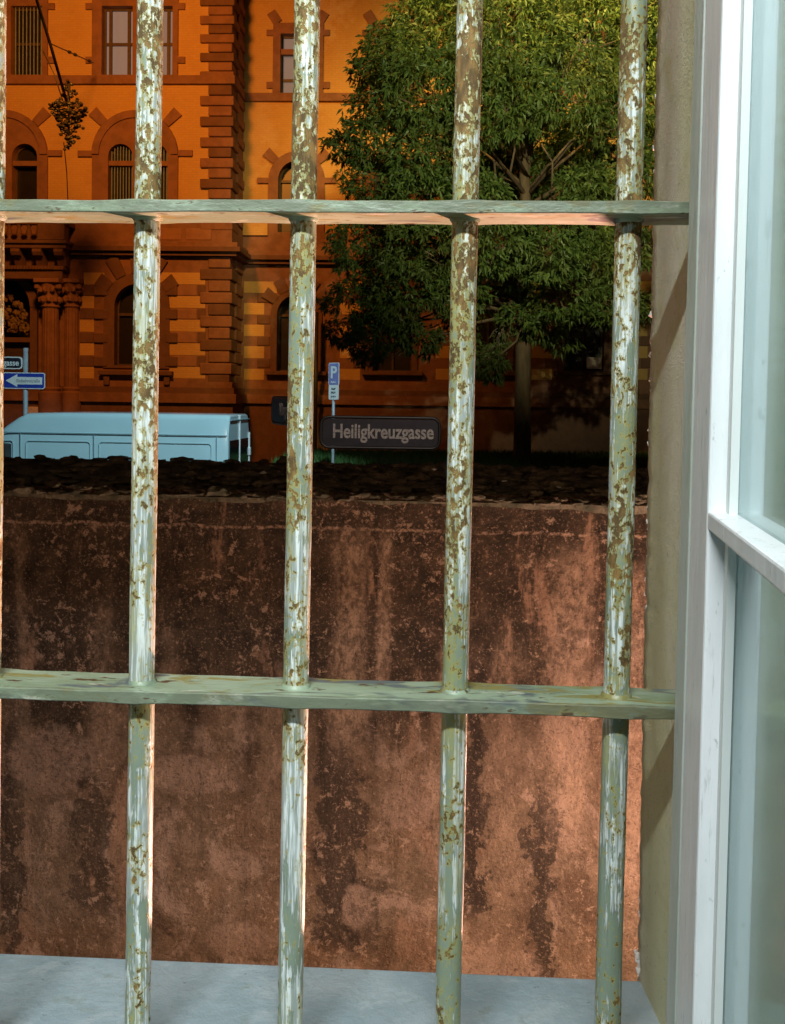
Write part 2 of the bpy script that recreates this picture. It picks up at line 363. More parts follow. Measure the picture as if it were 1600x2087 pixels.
M['signviolet'] = simple('faded_parking_blue', (.25,.24,.50), (.21,.20,.44), 6, .45, 0)
M['signdark'] = simple('dark_nameplate', (.022,.022,.032), (.014,.014,.02), 12, .4, .0)
M['signgrey'] = simple('nameplate_frame', (.020,.021,.021), (.014,.015,.015), 12, .45, .001, 40)
M['letters'] = simple('weathered_white_letters', (.44,.40,.37), (.22,.20,.18), 60, .6, 0)
M['letterwhite'] = simple('white_letters', (.75,.75,.75), (.65,.65,.65), 30, .6, 0)
M['letterdark'] = simple('dark_letters', (.05,.05,.06), (.07,.07,.08), 30, .6, 0)
M['cream'] = simple('cream_plate', (.62,.50,.38), (.5,.4,.3), 8, .6, 0)
M['copestone'] = simple('mossy_coping_tile', (.19,.165,.125), (.06,.065,.045), 9, .9, .02, 45, spec=.25)
M['litter'] = simple('pale_litter', (.5,.5,.5), (.35,.36,.36), 20, .6, 0)

# jamb plaster, yellowed towards the room, with fine sand grain
m = NT('jamb_plaster', .9); v = m.vec(); X, Y, Z = m.xyz()
n = m.noise(m.vec((1,1,.25)), 9, 6, .6); n2 = m.noise(v, 30, 5, .65)
c = m.mix(m.step(n, .4, .62), (.72, .70, .55), (.66, .67, .42)); c = m.mix(m.step(n2, .5, .68, 0, .55), c, (.56, .56, .30))
c = m.mix(m.step(m.noise(v, 160, 4, .7), .62, .68, 0, .5), c, (.30, .25, .14))
m.color(c); m.bump(m.ma('ADD', m.noise(v, 300, 5, .75), m.ma('MULTIPLY', m.noise(v, 40, 4), .7)), .0035, 1.0); M['jamb'] = m.m
# sill
m = NT('sill_render', .7); v = m.vec()
c = m.mix(m.step(m.noise(v, 9, 6, .62), .36, .66), (.27, .36, .40), (.37, .46, .50)); c = m.mix(m.step(m.noise(v, 34, 6, .7, .5), .56, .68, 0, .6), c, (.25, .31, .28))
c = m.mix(m.step(m.noise(v, 90, 4, .7), .66, .71, 0, .7), c, (.10, .12, .11))
c = m.mix(m.step(m.noise(v, 16, 8, .75, .6), .52, .62, 0, .55), c, (.42, .50, .53))
m.color(c); m.bump(m.noise(v, 60, 6, .7), .003, .8); M['sill'] = m.m
# glass
m = NT('old_window_glass', .03); t = m.t
tr = t.nodes.new('ShaderNodeBsdfTransparent'); tr.inputs[0].default_value = (.86,.92,.92,1)
gl = t.nodes.new('ShaderNodeBsdfGlossy'); gl.inputs['Roughness'].default_value = .12
fr = t.nodes.new('ShaderNodeFresnel'); fr.inputs[0].default_value = 1.45
mx = t.nodes.new('ShaderNodeMixShader'); mu_ = t.nodes.new('ShaderNodeMath'); mu_.operation = 'MULTIPLY'; mu_.inputs[1].default_value = .4; t.links.new(fr.outputs[0], mu_.inputs[0]); t.links.new(mu_.outputs[0], mx.inputs[0]); t.links.new(tr.outputs[0], mx.inputs[1]); t.links.new(gl.outputs[0], mx.inputs[2])
t.links.new(mx.outputs[0], t.nodes['Material Output'].inputs[0]); M['glass'] = m.m

# ================================================================ GROUND
def sheet(name, x0, x1, y0, y1, z, mat, kind='structure'):
    mb = MB(); mb.add([(x0,y0,z),(x1,y0,z),(x1,y1,z),(x0,y1,z)], [(0,1,2,3)]); return tag(mb.build(name, mat), kind=kind)
sheet('ground', -200, 200, -60, 300, -.9, M['earth'])
mb = MB(); mb.box(-60, 60, 4.7, 60, -.85, 0); tag(mb.build('road', M['asphalt']), kind='structure')
mb = MB(); mb.box(-60, 60, 29.5, 45, 0.004, .13); tag(mb.build('pavement', M['paving']), kind='structure')

# ================================================================ FACADE ACROSS THE STREET
FF = Frame(at(480, 820, 36.0), R(2.5))
GZ = .13 - FF.o.z                       # local z of the pavement
S2 = 2.05                               # setback of the right part
B0 = (0, 0, GZ)
bld = thing('city_building', FF, B0, 'large orange lit yellow brick building with red sandstone quoins and arched windows behind the van', 'building')
def fb(mb, name, mat, parent=bld, label=None, smooth=False):
    if parent is bld: o = mb.build(name, mat, FF, B0, bld, smooth)
    else: o = mb.build(name, mat, FF, B0, parent, smooth)
    if label: o['label'] = label
    return o
def each(mb, name, mat, parent=None):
    # one part per connected piece
    par = {}
    def find(a):
        while par.setdefault(a, a) != a: par[a] = par[par[a]]; a = par[a]
        return a
    for f in mb.f:
        for v in f[1:]: par[find(f[0])] = find(v)
    g = {}
    for f in mb.f: g.setdefault(find(f[0]), []).append(f)
    for fs in g.values():
        ids = sorted({v for f in fs for v in f}); mp = {v: i for i, v in enumerate(ids)}
        m_ = MB(); m_.v = [mb.v[i] for i in ids]; m_.f = [tuple(mp[v] for v in f) for f in fs]; fb(m_, name, mat, parent or bld)
def arc(cx, cz, r, a0, a1, n=14, rz=None):
    rz = rz or r
    return [(cx+r*math.cos(a0+(a1-a0)*i/n), cz+rz*math.sin(a0+(a1-a0)*i/n)) for i in range(n+1)]
def loop_rect(x0, x1, z0, z1): return [(x0,z0),(x1,z0),(x1,z1),(x0,z1)]
def loop_arch(x0, x1, z0, zs):          # springing at zs
    r = (x1-x0)/2; return [(x0,z0),(x1,z0)] + arc((x0+x1)/2, zs, r, 0, math.pi, 16)
holes1, holes2 = [], []                 # openings in the two wall planes
TOPZ1 = FF.px(240, -420)[1]
EDGE = FF.px(470, 300)[0]               # corner of the projecting wing
LEFT = FF.px(-420, 300)[0]
zc1 = FF.px(300, 523)[1]                # top of the ground floor
def radial(mb, cx, cz, r0, r1, ang, wd, y0, y1):
    c, s_ = math.cos(ang), math.sin(ang); ax = Vector((c, s_)); pr = Vector((-s_, c)); C0 = Vector((cx, cz))
    q = [C0+ax*r0-pr*wd*.42, C0+ax*r1-pr*wd*.55, C0+ax*r1+pr*wd*.55, C0+ax*r0+pr*wd*.42]
    mb.plate([[tuple(p) for p in q]], y0, y1)
def glazing(win, x0, x1, z0, z1, y, cols, arch=None, curtain=False, grille=0, transom=()):
    """timber frame, pane and grille of one opening; (x0..x1, z0..z1) is the clear opening"""
    t = .06; top = arch if arch else z1
    lo = loop_arch(x0, x1, z0, arch) if arch else loop_rect(x0, x1, z0, z1)
    cxm = (x0+x1)/2
    li = ([(x0+t,z0+t),(x1-t,z0+t)] + arc(cxm, arch, (x1-x0)/2-t, 0, math.pi, 16)) if arch else loop_rect(x0+t, x1-t, z0+t, z1-t)
    f = MB(); f.plate([lo, li], y, y+.07)
    for k in range(1, cols):
        xx = x0+(x1-x0)*k/cols; f.box(xx-.035, xx+.035, y-.004, y+.066, z0+t, (top if arch else z1-t))
    for zz in transom: f.box(x0+t, x1-t, y-.007, y+.063, zz-.05, zz+.05)
    fb(f, 'frame', M['winframe'], win)
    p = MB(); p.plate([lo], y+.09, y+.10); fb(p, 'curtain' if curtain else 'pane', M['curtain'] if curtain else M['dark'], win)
    if grille:
        g = MB()
        for k in range(grille):
            xx = x0+(x1-x0)*(k+.7)/(grille+.4); zt = z1
            if arch: zt = arch + math.sqrt(max(0, ((x1-x0)/2)**2-(xx-cxm)**2)) - .03
            g.tube([(xx, y-.13, z0+.02), (xx, y-.13, zt)], .022, 6)
        fb(g, 'grille', M['irongrille'], win)

# ---- upper windows of the wing (pairs), axis at px
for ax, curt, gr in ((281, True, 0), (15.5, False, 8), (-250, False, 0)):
    sx0, sx1, z0, z1 = FF.rect(ax-92, -2, ax+83, 156); ox = [FF.rect(ax-72, 14, ax-9, 154), FF.rect(ax+9, 14, ax+72, 154)]
    hl = [loop_rect(o[0], o[1], o[2], o[3]) for o in ox]
    sm = MB(); sm.plate([loop_rect(sx0, sx1, z0, z1+.25)]+hl, -.10, .40)
    for sgn in (0, 1):
        for (ya, yb) in ((8, 21), (117, 130)):
            a = FF.rect(ax-105, ya, ax-91, yb) if sgn == 0 else FF.rect(ax+82, ya, ax+97, yb); sm.box(a[0], a[1], -.097, .1, a[2], a[3])
    win = fb(sm, 'window', M['stone']); holes1.append(loop_rect(sx0+.03, sx1-.03, z0+.03, z1+.22))
    for o in ox:
        glazing(win, o[0]+.0, o[1]-.0, o[2], o[3], .22, 1, None, curt, gr, [FF.px(ax, 86)[1]])
        if curt:
            f = MB()
            for t_ in (.20, .80): xx = o[0]+(o[1]-o[0])*t_; f.box(xx-.05, xx+.05, .19, .29, o[2]+.03, o[3]-.03)
            fb(f, 'mullion', M['winframe'], win)
# ---- arched windows of the wing
for ax, gr in ((281, 8), (15.5, 0), (-250, 8)):
    X0, X1, _, _ = FF.rect(ax-92, 310, ax+83, 330); zs = FF.px(ax, 316)[1]; zb = FF.px(ax, 462)[1]
    ox = [FF.rect(ax-59, 300, ax-9, 320), FF.rect(ax+11, 300, ax+62, 320)]; zo = FF.px(ax, 320)[1]
    hl = [loop_arch(o[0], o[1], zb+.3, zo) for o in ox]
    sm = MB(); sm.plate([loop_arch(X0, X1, zb, zs)]+hl, -.09, .40)
    # raised outer archivolt
    cxm, rr = (X0+X1)/2, (X1-X0)/2
    sm.plate([arc(cxm, zs, rr, 0, math.pi, 22) + arc(cxm, zs, rr-.26, math.pi, 0, 22)], -.16, -.085)
    for an in (45, 135): radial(sm, cxm, zs, rr+.01, rr+.62, R(an), .36, -.095, .1)
    for a in (FF.rect(ax-121, 308, ax-91, 320), FF.rect(ax+82, 307, ax+112, 319)): sm.box(a[0], a[1], -.10, .1, a[2], a[3])
    win = fb(sm, 'window', M['stone']); holes1.append(loop_arch(X0+.03, X1-.03, zb+.03, zs-.02))
    tz0, tz1 = FF.px(ax, 338)[1], FF.px(ax, 328)[1]
    for o in ox:
        glazing(win, o[0], o[1], zb+.3, zo, .24, 1, zo, False, gr, [])
        tm = MB(); tm.box(o[0]+.002, o[1]-.002, -.02, .22, tz0, tz1); fb(tm, 'transom', M['stone'], win)
    # fan of brick headers over the arch
    fan = MB()
    for k in range(26):
        a = R(52+76*k/25); radial(fan, cxm, zs, rr+.02, rr+.40, a, .055, -.012, .05)
    fb(fan, 'brick_fan', M['brick'], win)
# ---- ground floor window of the wing
ax = 281
for ax in (281,):
    o = FF.rect(ax-46, 620, ax+44, 745); zo = FF.px(ax, 625)[1]; zb = o[2]
    X0, X1, _, _ = FF.rect(ax-68, 620, ax+66, 700)
    hole = loop_arch(o[0], o[1], zb, zo); sm = MB()
    sm.plate([loop_arch(X0, X1, zb-.1, zo), hole], -.12, .40)
    for an in (35, 62, 90, 118, 145): radial(sm, (X0+X1)/2, zo, (X1-X0)/2-.02, (X1-X0)/2+(.75 if an in (62,118) else .5), R(an), .42, -.16, .1)
    for k, yy in enumerate((583, 631, 679, 727)):
        for (a_, b_) in ((ax-88, ax-60), (ax+58, ax+82)):
            q = FF.rect(a_, yy, b_, yy+20); sm.box(q[0], q[1], -.15, .1, q[2], q[3], .03)
    q = FF.rect(ax-75, 756, ax+74, 765); sm.box(q[0], q[1], -.34, .1, q[2], q[3], .02)
    for xx in (ax-66, ax+56): q = FF.rect(xx, 765, xx+12, 785); sm.box(q[0], q[1], -.26, .1, q[2], q[3], .03)
    win = fb(sm, 'window', M['stone2']); glazing(win, o[0], o[1], zb, zo, .26, 2, zo, False, 0, [FF.px(ax, 640)[1]])
    gh1 = [loop_arch(X0+.03, X1-.03, zb-.07, zo-.02)]
# portal opening at the far left
pX0, pX1, _, _ = FF.rect(-70, 600, 80, 700); pzs = FF.px(5, 625)[1]
gh1.append(loop_arch(pX0, pX1, GZ+.02, pzs+.15))
# wall planes
def wall_plane(x0, x1, z0, z1, holes, y, mat, name, thick=.5):
    mb = MB(); mb.plate([loop_rect(x0, x1, z0, z1)]+holes, y, y+thick); return fb(mb, name, mat)
wall_plane(LEFT, EDGE-.02, zc1, TOPZ1, holes1, 0, M['brick'], 'brick_wall')
wall_plane(LEFT, EDGE-.02, GZ, zc1-.003, gh1, -.06, M['stone'], 'ground_floor_wall', .56)
mb = MB(); mb.box(LEFT, EDGE-.05, .9, 1.0, GZ, TOPZ1); fb(mb, 'inner_wall', M['dark'])
# ground floor brick panels with alternating blocks
mb = MB(); bl = MB(); dk = MB()
for i, (ya, yb) in enumerate(((556,580),(604,628),(652,676),(700,724),(748,771))):
    a = FF.rect(327 if i == 0 else 346, ya, 419, yb); mb.box(a[0], a[1], -.066, .0, a[2], a[3])
    a = FF.rect(172 if i == 0 else 164, ya, 214 if i == 0 else 193, yb); mb.box(a[0], a[1], -.066, .0, a[2], a[3])
    if i < 4:
        a = FF.rect(350, yb+1.5, 402, yb+22.5); bl.box(a[0], a[1], -.085, .0, a[2], a[3], .02)
        a = FF.rect(164, yb+1.5, 192, yb+22.5); dk.box(a[0], a[1], -.09, .0, a[2], a[3], .02)
        a = FF.rect(404, yb+1.5, 420, yb+22.5); dk.box(a[0], a[1], -.09, .0, a[2], a[3], .02)
each(mb, 'brick_panel', M['brick']); each(bl, 'stone_block', M['stone3']); each(dk, 'stone_block', M['stone2'])
# string course, cornice and plinth run round the corner
def course(ya, yb, proud, mat, name, drop=0):
    q = FF.rect(100, ya, 400, yb); mb = MB(); h = q[3]-q[2]
    mb.box(LEFT, EDGE+proud, -proud, .1, q[2], q[3])
    mb.box(EDGE-.05, EDGE+proud-.003, .1, S2-.003-proud, q[2]+.003, q[3]-.003)
    x2 = FF.px(1700, 300, S2)[0]
    mb.box(EDGE-.05, x2, S2-proud, S2+.1, q[2], q[3])
    return fb(mb, name, mat)
course(156, 173, .16, M['stone'], 'string_course')
course(453, 494, .10, M['stone'], 'parapet_band')
course(495, 505, .34, M['stone'], 'cornice'); course(505, 514, .46, M['stone2'], 'cornice'); course(514, 522, .30, M['stone2'], 'cornice')
course(776, 788, .16, M['stone'], 'plinth'); course(788, 800, .24, M['stone2'], 'plinth'); course(800, 819, .34, M['stone'], 'plinth'); course(819, 838, .20, M['stone2'], 'plinth'); course(838, 1000, .28, M['stone2'], 'plinth')
course(-110, -92, .2, M['stone'], 'string_course')
# panels in the parapet band
mb = MB()
for xa in (360, 420): q = FF.rect(xa-40, 466, xa+12, 490); mb.box(q[0], q[1], -.125, -.05, q[2], q[3], .02)
each(mb, 'parapet_panel', M['stone3'])
# quoin pier on the corner
mb = MB(); mb2 = MB()
ys = []
y = -118
while y < 152: ys.append((y, 18.9)); y += 18.9
y = 175
while y < 452: ys.append((y, 21.1)); y += 21.1
y = 523.5
while y < 774: ys.append((y, 24.0)); y += 24.0
for i, (yy, hh) in enumerate(ys):
    big = (i % 2 == 0)
    q = FF.rect(409 if big else 426, yy+.8, 470, yy+hh-.8)
    rg = random.uniform(-.01, .01)
    (mb if i % 3 else mb2).box(q[0], EDGE+(.12 if big else .05), -.13+rg, .95 if big else .70, q[2], q[3], .035)
mb.box(EDGE-.3, EDGE+.02, .06, S2, GZ, TOPZ1)
for i, (yy, hh) in enumerate(ys):      # return face blocks
    q = FF.rect(409, yy+.8, 470, yy+hh-.8)
    mb.box(EDGE-.1, EDGE+(.055 if i % 2 == 0 else .12), .97 if i % 2 == 0 else .72, S2-.02, q[2], q[3], .035)
each(mb, 'quoin', M['stone']); each(mb2, 'quoin', M['stone2'])
# ---- recessed right part
X2 = FF.px(1700, 300, S2)[0]; XS = EDGE-.05
gh2 = []
for k, ax in enumerate((605, 800, 995, 1190, 1385)):
    r = lambda a, b, c, d: FF.rect(a, b, c, d, S2)
    # tall rectangular window
    q = r(ax-48, 48, ax+54, 202); o = r(ax-33, 70, ax+36, 199)
    sm = MB(); sm.plate([loop_rect(*q), loop_rect(*o)], S2-.10, S2+.4)
    for (a, b) in ((ax-61, ax-47), (ax+53, ax+67)):
        for (ya, yb) in ((62, 74), (168, 181)): e = r(a, ya, b, yb); sm.box(e[0], e[1], S2-.095, S2+.1, e[2], e[3])
    cxm = (q[0]+q[1])/2; zz = q[3]
    for sg in (-1, 1):
        e0 = FF.px(ax+3+sg*41, 48, S2); e1 = FF.px(ax+3+sg*55, 26, S2)
        d = Vector((e1[0]-e0[0], e1[1]-e0[1])).normalized(); pr = Vector((-d.y, d.x))*.17; A = Vector(e0); B = Vector(e1)
        sm.plate([[tuple(A-pr), tuple(B-pr), tuple(B+pr), tuple(A+pr)]], S2-.09, S2+.1)
    win = fb(sm, 'window', M['stone']); holes2.append(loop_rect(q[0]+.03, q[1]-.03, q[2]+.03, q[3]-.03))
    tz = FF.px(ax, 106, S2)[1]
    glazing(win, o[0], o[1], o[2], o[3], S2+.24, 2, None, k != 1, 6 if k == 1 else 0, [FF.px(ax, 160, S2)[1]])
    tm = MB(); tm.box(o[0]+.002, o[1]-.002, S2-.03, S2+.2, tz-.1, tz+.1); fb(tm, 'transom', M['stone'], win)
    fan = MB()
    for j in range(13): radial(fan, cxm, zz-1.6, 1.64, 2.0, R(90+(j-6)*3.6), .05, S2-.012, S2+.05)
    fb(fan, 'brick_fan', M['brick'], win)
    # arched window
    q = r(ax-57, 360, ax+57, 380); zs = FF.px(ax, 367, S2)[1]; zb = FF.px(ax, 486, S2)[1]; o = r(ax-38, 360, ax+38, 475)
    sm = MB(); sm.plate([loop_arch(q[0], q[1], zb, zs), loop_arch(o[0], o[1], o[2], zs)], S2-.10, S2+.4)
    for an in (42, 138): radial(sm, (q[0]+q[1])/2, zs, (q[1]-q[0])/2, (q[1]-q[0])/2+.5, R(an), .36, S2-.105, S2+.1)
    for (a, b) in ((ax-80, ax-56), (ax+56, ax+80)): e = r(a, 363, b, 374); sm.box(e[0], e[1], S2-.095, S2+.1, e[2], e[3])
    win = fb(sm, 'window', M['stone']); holes2.append(loop_arch(q[0]+.03, q[1]-.03, zb+.03, zs-.02))
    glazing(win, o[0], o[1], o[2], zs, S2+.26, 2, zs, False, 0, [zs])
    fan = MB()
    for j in range(15): radial(fan, (q[0]+q[1])/2, zs, (q[1]-q[0])/2+.02, (q[1]-q[0])/2+.34, R(90+(j-7)*5.2), .05, S2-.012, S2+.05)
    fb(fan, 'brick_fan', M['brick'], win)
    # ground floor arched window
    q = r(ax-52, 630, ax+52, 700); zs = FF.px(ax, 642, S2)[1]; o = r(ax-40, 630, ax+40, 757)
    sm = MB(); sm.plate([loop_arch(q[0], q[1], o[2]-.1, zs), loop_arch(o[0], o[1], o[2], zs)], S2-.14, S2+.4)
    for an in (35, 62, 90, 118, 145): radial(sm, (q[0]+q[1])/2, zs, (q[1]-q[0])/2-.02, (q[1]-q[0])/2+.5, R(an), .4, S2-.17, S2+.1)
    e = r(ax-62, 757, ax+62, 765); sm.box(e[0], e[1], S2-.36, S2+.1, e[2], e[3], .02)
    win = fb(sm, 'window', M['stone2']); gh2.append(loop_arch(q[0]+.03, q[1]-.03, o[2]-.07, zs-.02))
    glazing(win, o[0], o[1], o[2], zs, S2+.28, 2, zs, False, 0, [zs])
wall_plane(XS, X2, zc1, TOPZ1, holes2, S2, M['brick'], 'brick_wall')
wall_plane(XS, X2, GZ, zc1-.003, gh2, S2-.06, M['stone'], 'ground_floor_wall', .56)
mb = MB(); mb.box(XS, X2, S2+.9, S2+1, GZ, TOPZ1); fb(mb, 'inner_wall', M['dark'])
mb = MB(); dk = MB()
for k, ax in enumerate((605, 800, 995, 1190, 1385)):
    for i, (ya, yb) in enumerate(((574,597),(618,641),(662,685),(706,730),(752,774))):
        a = FF.rect(ax-107, ya, ax-(40 if i == 0 else 66), yb, S2); mb.box(a[0], a[1], S2-.066, S2, a[2], a[3])
        if i < 4: a = FF.rect(ax-80, yb+1, ax-54, yb+20, S2); dk.box(a[0], a[1], S2-.10, S2, a[2], a[3], .03)
        if k > 0: continue
a = FF.rect(497, 455, 547, 481, S2); mb.box(a[0], a[1], S2-.20, S2, a[2], a[3])
each(mb, 'brick_panel', M['brick']); each(dk, 'stone_block', M['stone2'])
mb = MB(); a = FF.rect(487, 100, 497, 300, S2); mb.box(a[0], a[1], S2-.09, S2+.1, GZ, TOPZ1); fb(mb, 'corner_strip', M['stone'])
# drainpipe
mb = MB(); x = FF.px(649, 720, S2)[0]; mb.tube([(x, S2-.75, GZ), (x, S2-.75, FF.px(649, 640, S2)[1])], .08, 10); fb(mb, 'drainpipe', M['iron'], smooth=True)
# ---- portal with balcony
def P1(px, py, y=0): return FF.px(px, py, y)
pr = MB()   # entablature, slab
YB = -1.0
q = FF.rect(-160, 489, 138, 496, YB); pr.box(q[0], q[1], YB-.12, .0, q[2], q[3], .02)
q = FF.rect(-160, 496, 134, 505, YB); pr.box(q[0], q[1], YB-.02, .0, q[2], q[3], .02)
q = FF.rect(-160, 541, 130, 549, YB*.7); pr.box(q[0], q[1], YB*.75, .0, q[2], q[3], .02)
q = FF.rect(-160, 549, 126, 567, YB*.7); pr.box(q[0], q[1], YB*.66, .0, q[2], q[3], .01)
q = FF.rect(-160, 505, 128, 541, YB*.5); pr.box(q[0], q[1], YB*.35, .0, q[2], q[3])
# dentil row
for k in range(22): q = FF.rect(22-8*6+k*6.2, 541, 22-48+3.6+k*6.2, 548, YB*.8); pr.box(q[0], q[1], YB*.8, YB*.7, q[2], q[3])
bal = fb(pr, 'balcony', M['stone2'])
cs = MB()
for xx in (-20, 30, 74, 118):
    x0 = P1(xx-9, 520, YB)[0]; x1 = P1(xx+9, 520, YB)[0]; zt = P1(30, 505, YB)[1]
    prof = [(-.28,0),(YB+.02,0),(YB-.02,-.12),(YB+.06,-.24),(YB+.2,-.25),(YB+.3,-.36),(YB+.42,-.56),(-.35,-.62)]
    n = len(prof); cs.add([(x0,a,zt+b) for a,b in prof]+[(x1,a,zt+b) for a,b in prof], [tuple(range(n)), tuple(range(2*n-1,n-1,-1))]+[(i,(i+1)%n,n+(i+1)%n,n+i) for i in range(n)])
each(cs, 'console', M['stone2'], bal)
bs = MB()
for k in range(-6, 4):
    x, z = P1(17+k*20 if k < 4 else 0, 489, YB); h = P1(17, 457, YB)[1]-z
    bs.lathe((x+.0, YB+.08, z), [(.10,0),(.10,.05),(.05,.09),(.115,.22),(.085,.34),(.05,.46),(.09,h-.04),(.09,h)], 12)
fb(bs, 'baluster', M['stone2'], bal, smooth=True)
pd = MB(); q = FF.rect(78, 452, 132, 489, YB); pd.box(q[0], q[1], YB-.06, YB+.4, q[2], q[3], .02)
q = FF.rect(-160, 447, 135, 457, YB); pd.box(q[0], q[1], YB-.04, YB+.2, q[2], q[3], .02); pd.box(q[1]-.2, q[1], YB+.2, 0, q[2], q[3])
fb(pd, 'parapet', M['stone2'], bal)
# columns
for (xa, yy, rr_) in ((103, -.62, .30), (146, -.22, .26)):
    c0 = P1(xa, 700, yy)[0]; zt = P1(xa, 570, yy)[1]; zb = P1(xa, 800, yy)[1]
    cl = MB(); prof = [(rr_*1.35, GZ-zb), (rr_*1.35, .0), (rr_*1.1, .05), (rr_*1.2, .14), (rr_, .2), (rr_*.92, zt-zb-1.0)]
    n = 32; vs = []; fs = []
    for i, (r0, z) in enumerate(prof):
        for k in range(n):
            a = 2*math.pi*k/n; fl = r0*(1-.07*(k % 2)*(1 if i > 3 else 0)); vs.append((c0+fl*math.cos(a), yy+fl*math.sin(a), zb+z))
    for i in range(len(prof)-1):
        for k in range(n): k2 = (k+1)%n; fs.append((i*n+k, i*n+k2, (i+1)*n+k2, (i+1)*n+k))
    cl.add(vs, fs); col_ = fb(cl, 'column', M['stone'])
    cp = MB(); cz = zt-1.0
    cp.lathe((c0, yy, cz), [(rr_*.98,0),(rr_*1.1,.04),(rr_*.95,.1),(rr_*1.0,.5),(rr_*1.3,.82),(rr_*1.35,.86)], 16)
    for j in range(2):
        for k in range(9):
            a = 2*math.pi*(k+j*.5)/9; rr2 = rr_*(1.08+.16*j)
            cp.blob((c0+rr2*math.cos(a), yy+rr2*math.sin(a), cz+.28+.34*j), .11, k+j*9, (1,1,1.25), 1, .3)
    for sx in (-1, 1):
        cp.lathe((c0+sx*rr_*1.25, yy-rr_*.8, cz+.62), [(.06,0),(.12,.05),(.12,.16),(.06,.2)], 10)
    cp.box(c0-rr_*1.5, c0+rr_*1.5, yy-rr_*1.5, yy+rr_*1.5, cz+.86, cz+1.0, .02)
    fb(cp, 'capital', M['stone'], col_)
# inner arch, tympanum and door
ia = MB(); cxm = (pX0+pX1)/2; rr = (pX1-pX0)/2
ia.plate([arc(cxm, pzs, rr-.05, 0, math.pi, 24)+arc(cxm, pzs, rr-.34, math.pi, 0, 24)], -.02, .25)
ia.box(pX1-.34, pX1-.08, .0, .25, GZ, pzs); ia.box(pX0+.08, pX0+.34, .0, .25, GZ, pzs)
z0 = P1(5, 690)[1]; ia.box(pX0+.3, pX1-.3, .02, .3, z0-.12, z0+.05)
por = fb(ia, 'portal', M['stone2'])
ty = MB(); rng = random.Random(3)
for k in range(190):
    a = rng.uniform(0, math.pi); q_ = math.sqrt(rng.random())*(rr-.42); ty.blob((cxm+q_*math.cos(a), .20+rng.uniform(-.03,.03), max(z0+.1, pzs-.9+q_*math.sin(a)*1.5)), rng.uniform(.05,.12), k, (1,.6,rng.uniform(.6,1.4)), 1, .6)
fb(ty, 'tympanum', simple('gilded_foliage', (.24,.16,.07), (.12,.07,.04), 7, .6, .005, 30), por)
dr = MB(); dr.box(pX0+.3, cxm-.01, .30, .38, GZ, z0-.12, .01); dr.box(cxm+.01, pX1-.3, .30, .38, GZ, z0-.12, .01)
for sx in (-1, 1):
    for (za, zb_) in ((.3, 1.2), (1.4, 2.6)): a_ = cxm+sx*(rr-.3)*.5; dr.box(a_-.28, a_+.28, .27, .31, GZ+za, GZ+zb_, .03)
fb(dr, 'door', M['winframe'], por)
# plates on the facade
mb = MB(); q = FF.rect(60, 829, 88, 850, -.6); mb.box(q[0], q[1], -.75, -.45, q[2], q[3], .02)
o = mb.build('meter_cabinet', M['cream'], FF, (q[0], -.6, q[2])); tag(o, 'small cream box behind the front of the blue van roof', 'utility box')
mb = MB(); q = FF.rect(1195, 728, 1226, 752, S2-.2); mb.box(q[0], q[1], S2-.25, S2-.17, q[2], q[3], .01)
o = mb.build('wall_plaque', simple('pink_lit_plaque', (.9,.72,.66), (.8,.64,.58), 5, .6, 0), FF, (q[0], S2-.2, q[2])); tag(o, 'small pink lit white plate in the dark behind the tree, right of the trunk', 'plaque')  # white plate; the pink light on it is put into its colour

# ================================================================ WIRES AND IRON ORNAMENT
def cable(pts, r, label, name='overhead_cable', sag=0.0, group=None):
    P = [Vector(p) for p in pts]
    o = MB().tube([p-P[-1] for p in P], r, 6).build(name, M['iron'], WORLD, (0,0,0), None, True); o.location = P[-1]
    return tag(o, label, 'cable', group)
YO = 30.0
cable([at(40, -180, YO-6), at(75, 0, YO-3), at(104, 95, YO-1.5), at(138, 215, YO)], .045, 'thick black overhead cable running down to the iron leaf ornament')
cable([at(88, 105, YO), at(110, 150, YO), at(128, 205, YO)], .018, 'thin short wire beside the thick cable, above the iron leaf ornament')
cable([at(130, 290, YO), at(136, 350, YO+2), at(141, 470, YO+4)], .014, 'thin wire hanging down from the bottom of the iron leaf ornament')
mb = MB(); A = at(101, 88, YO); B = at(190, 128, YO+5)
mb.tube([A-B, A*0], .018, 6); o = mb.build('guy_wire', M['iron']); o.location = B; tag(o, 'slanting guy wire with insulators fixed beside the paired upper window', 'wire')
for t_ in (.42, .55, .9):
    p = (A-B)*(1-t_); d = (A-B).normalized()
    MB().tube([p-d*.13, p-d*.06, p+d*.06, p+d*.13], [.02,.055,.055,.02], 8).build('insulator', M['iron'], parent=o)
org = at(140, 305, YO); u = Vector((1,0,0)); s_ = YO/F
orn = bpy.data.objects.new('iron_ornament', None); COL.objects.link(orn); orn.location = org
tag(orn, 'dark leafy iron ornament hanging from the thick overhead cable', 'ornament')
st = MB(); st.tube([(0,0,0),(0,0,130*s_)], [.025,.05], 8); st.build('stem', M['iron'], parent=orn, smooth=True)
rng = random.Random(5); lv = MB(); rim = MB()
rows = [(8,4),(20,9),(32,16),(44,22),(56,20),(70,32),(82,37),(94,24),(106,12),(118,9),(129,3)]
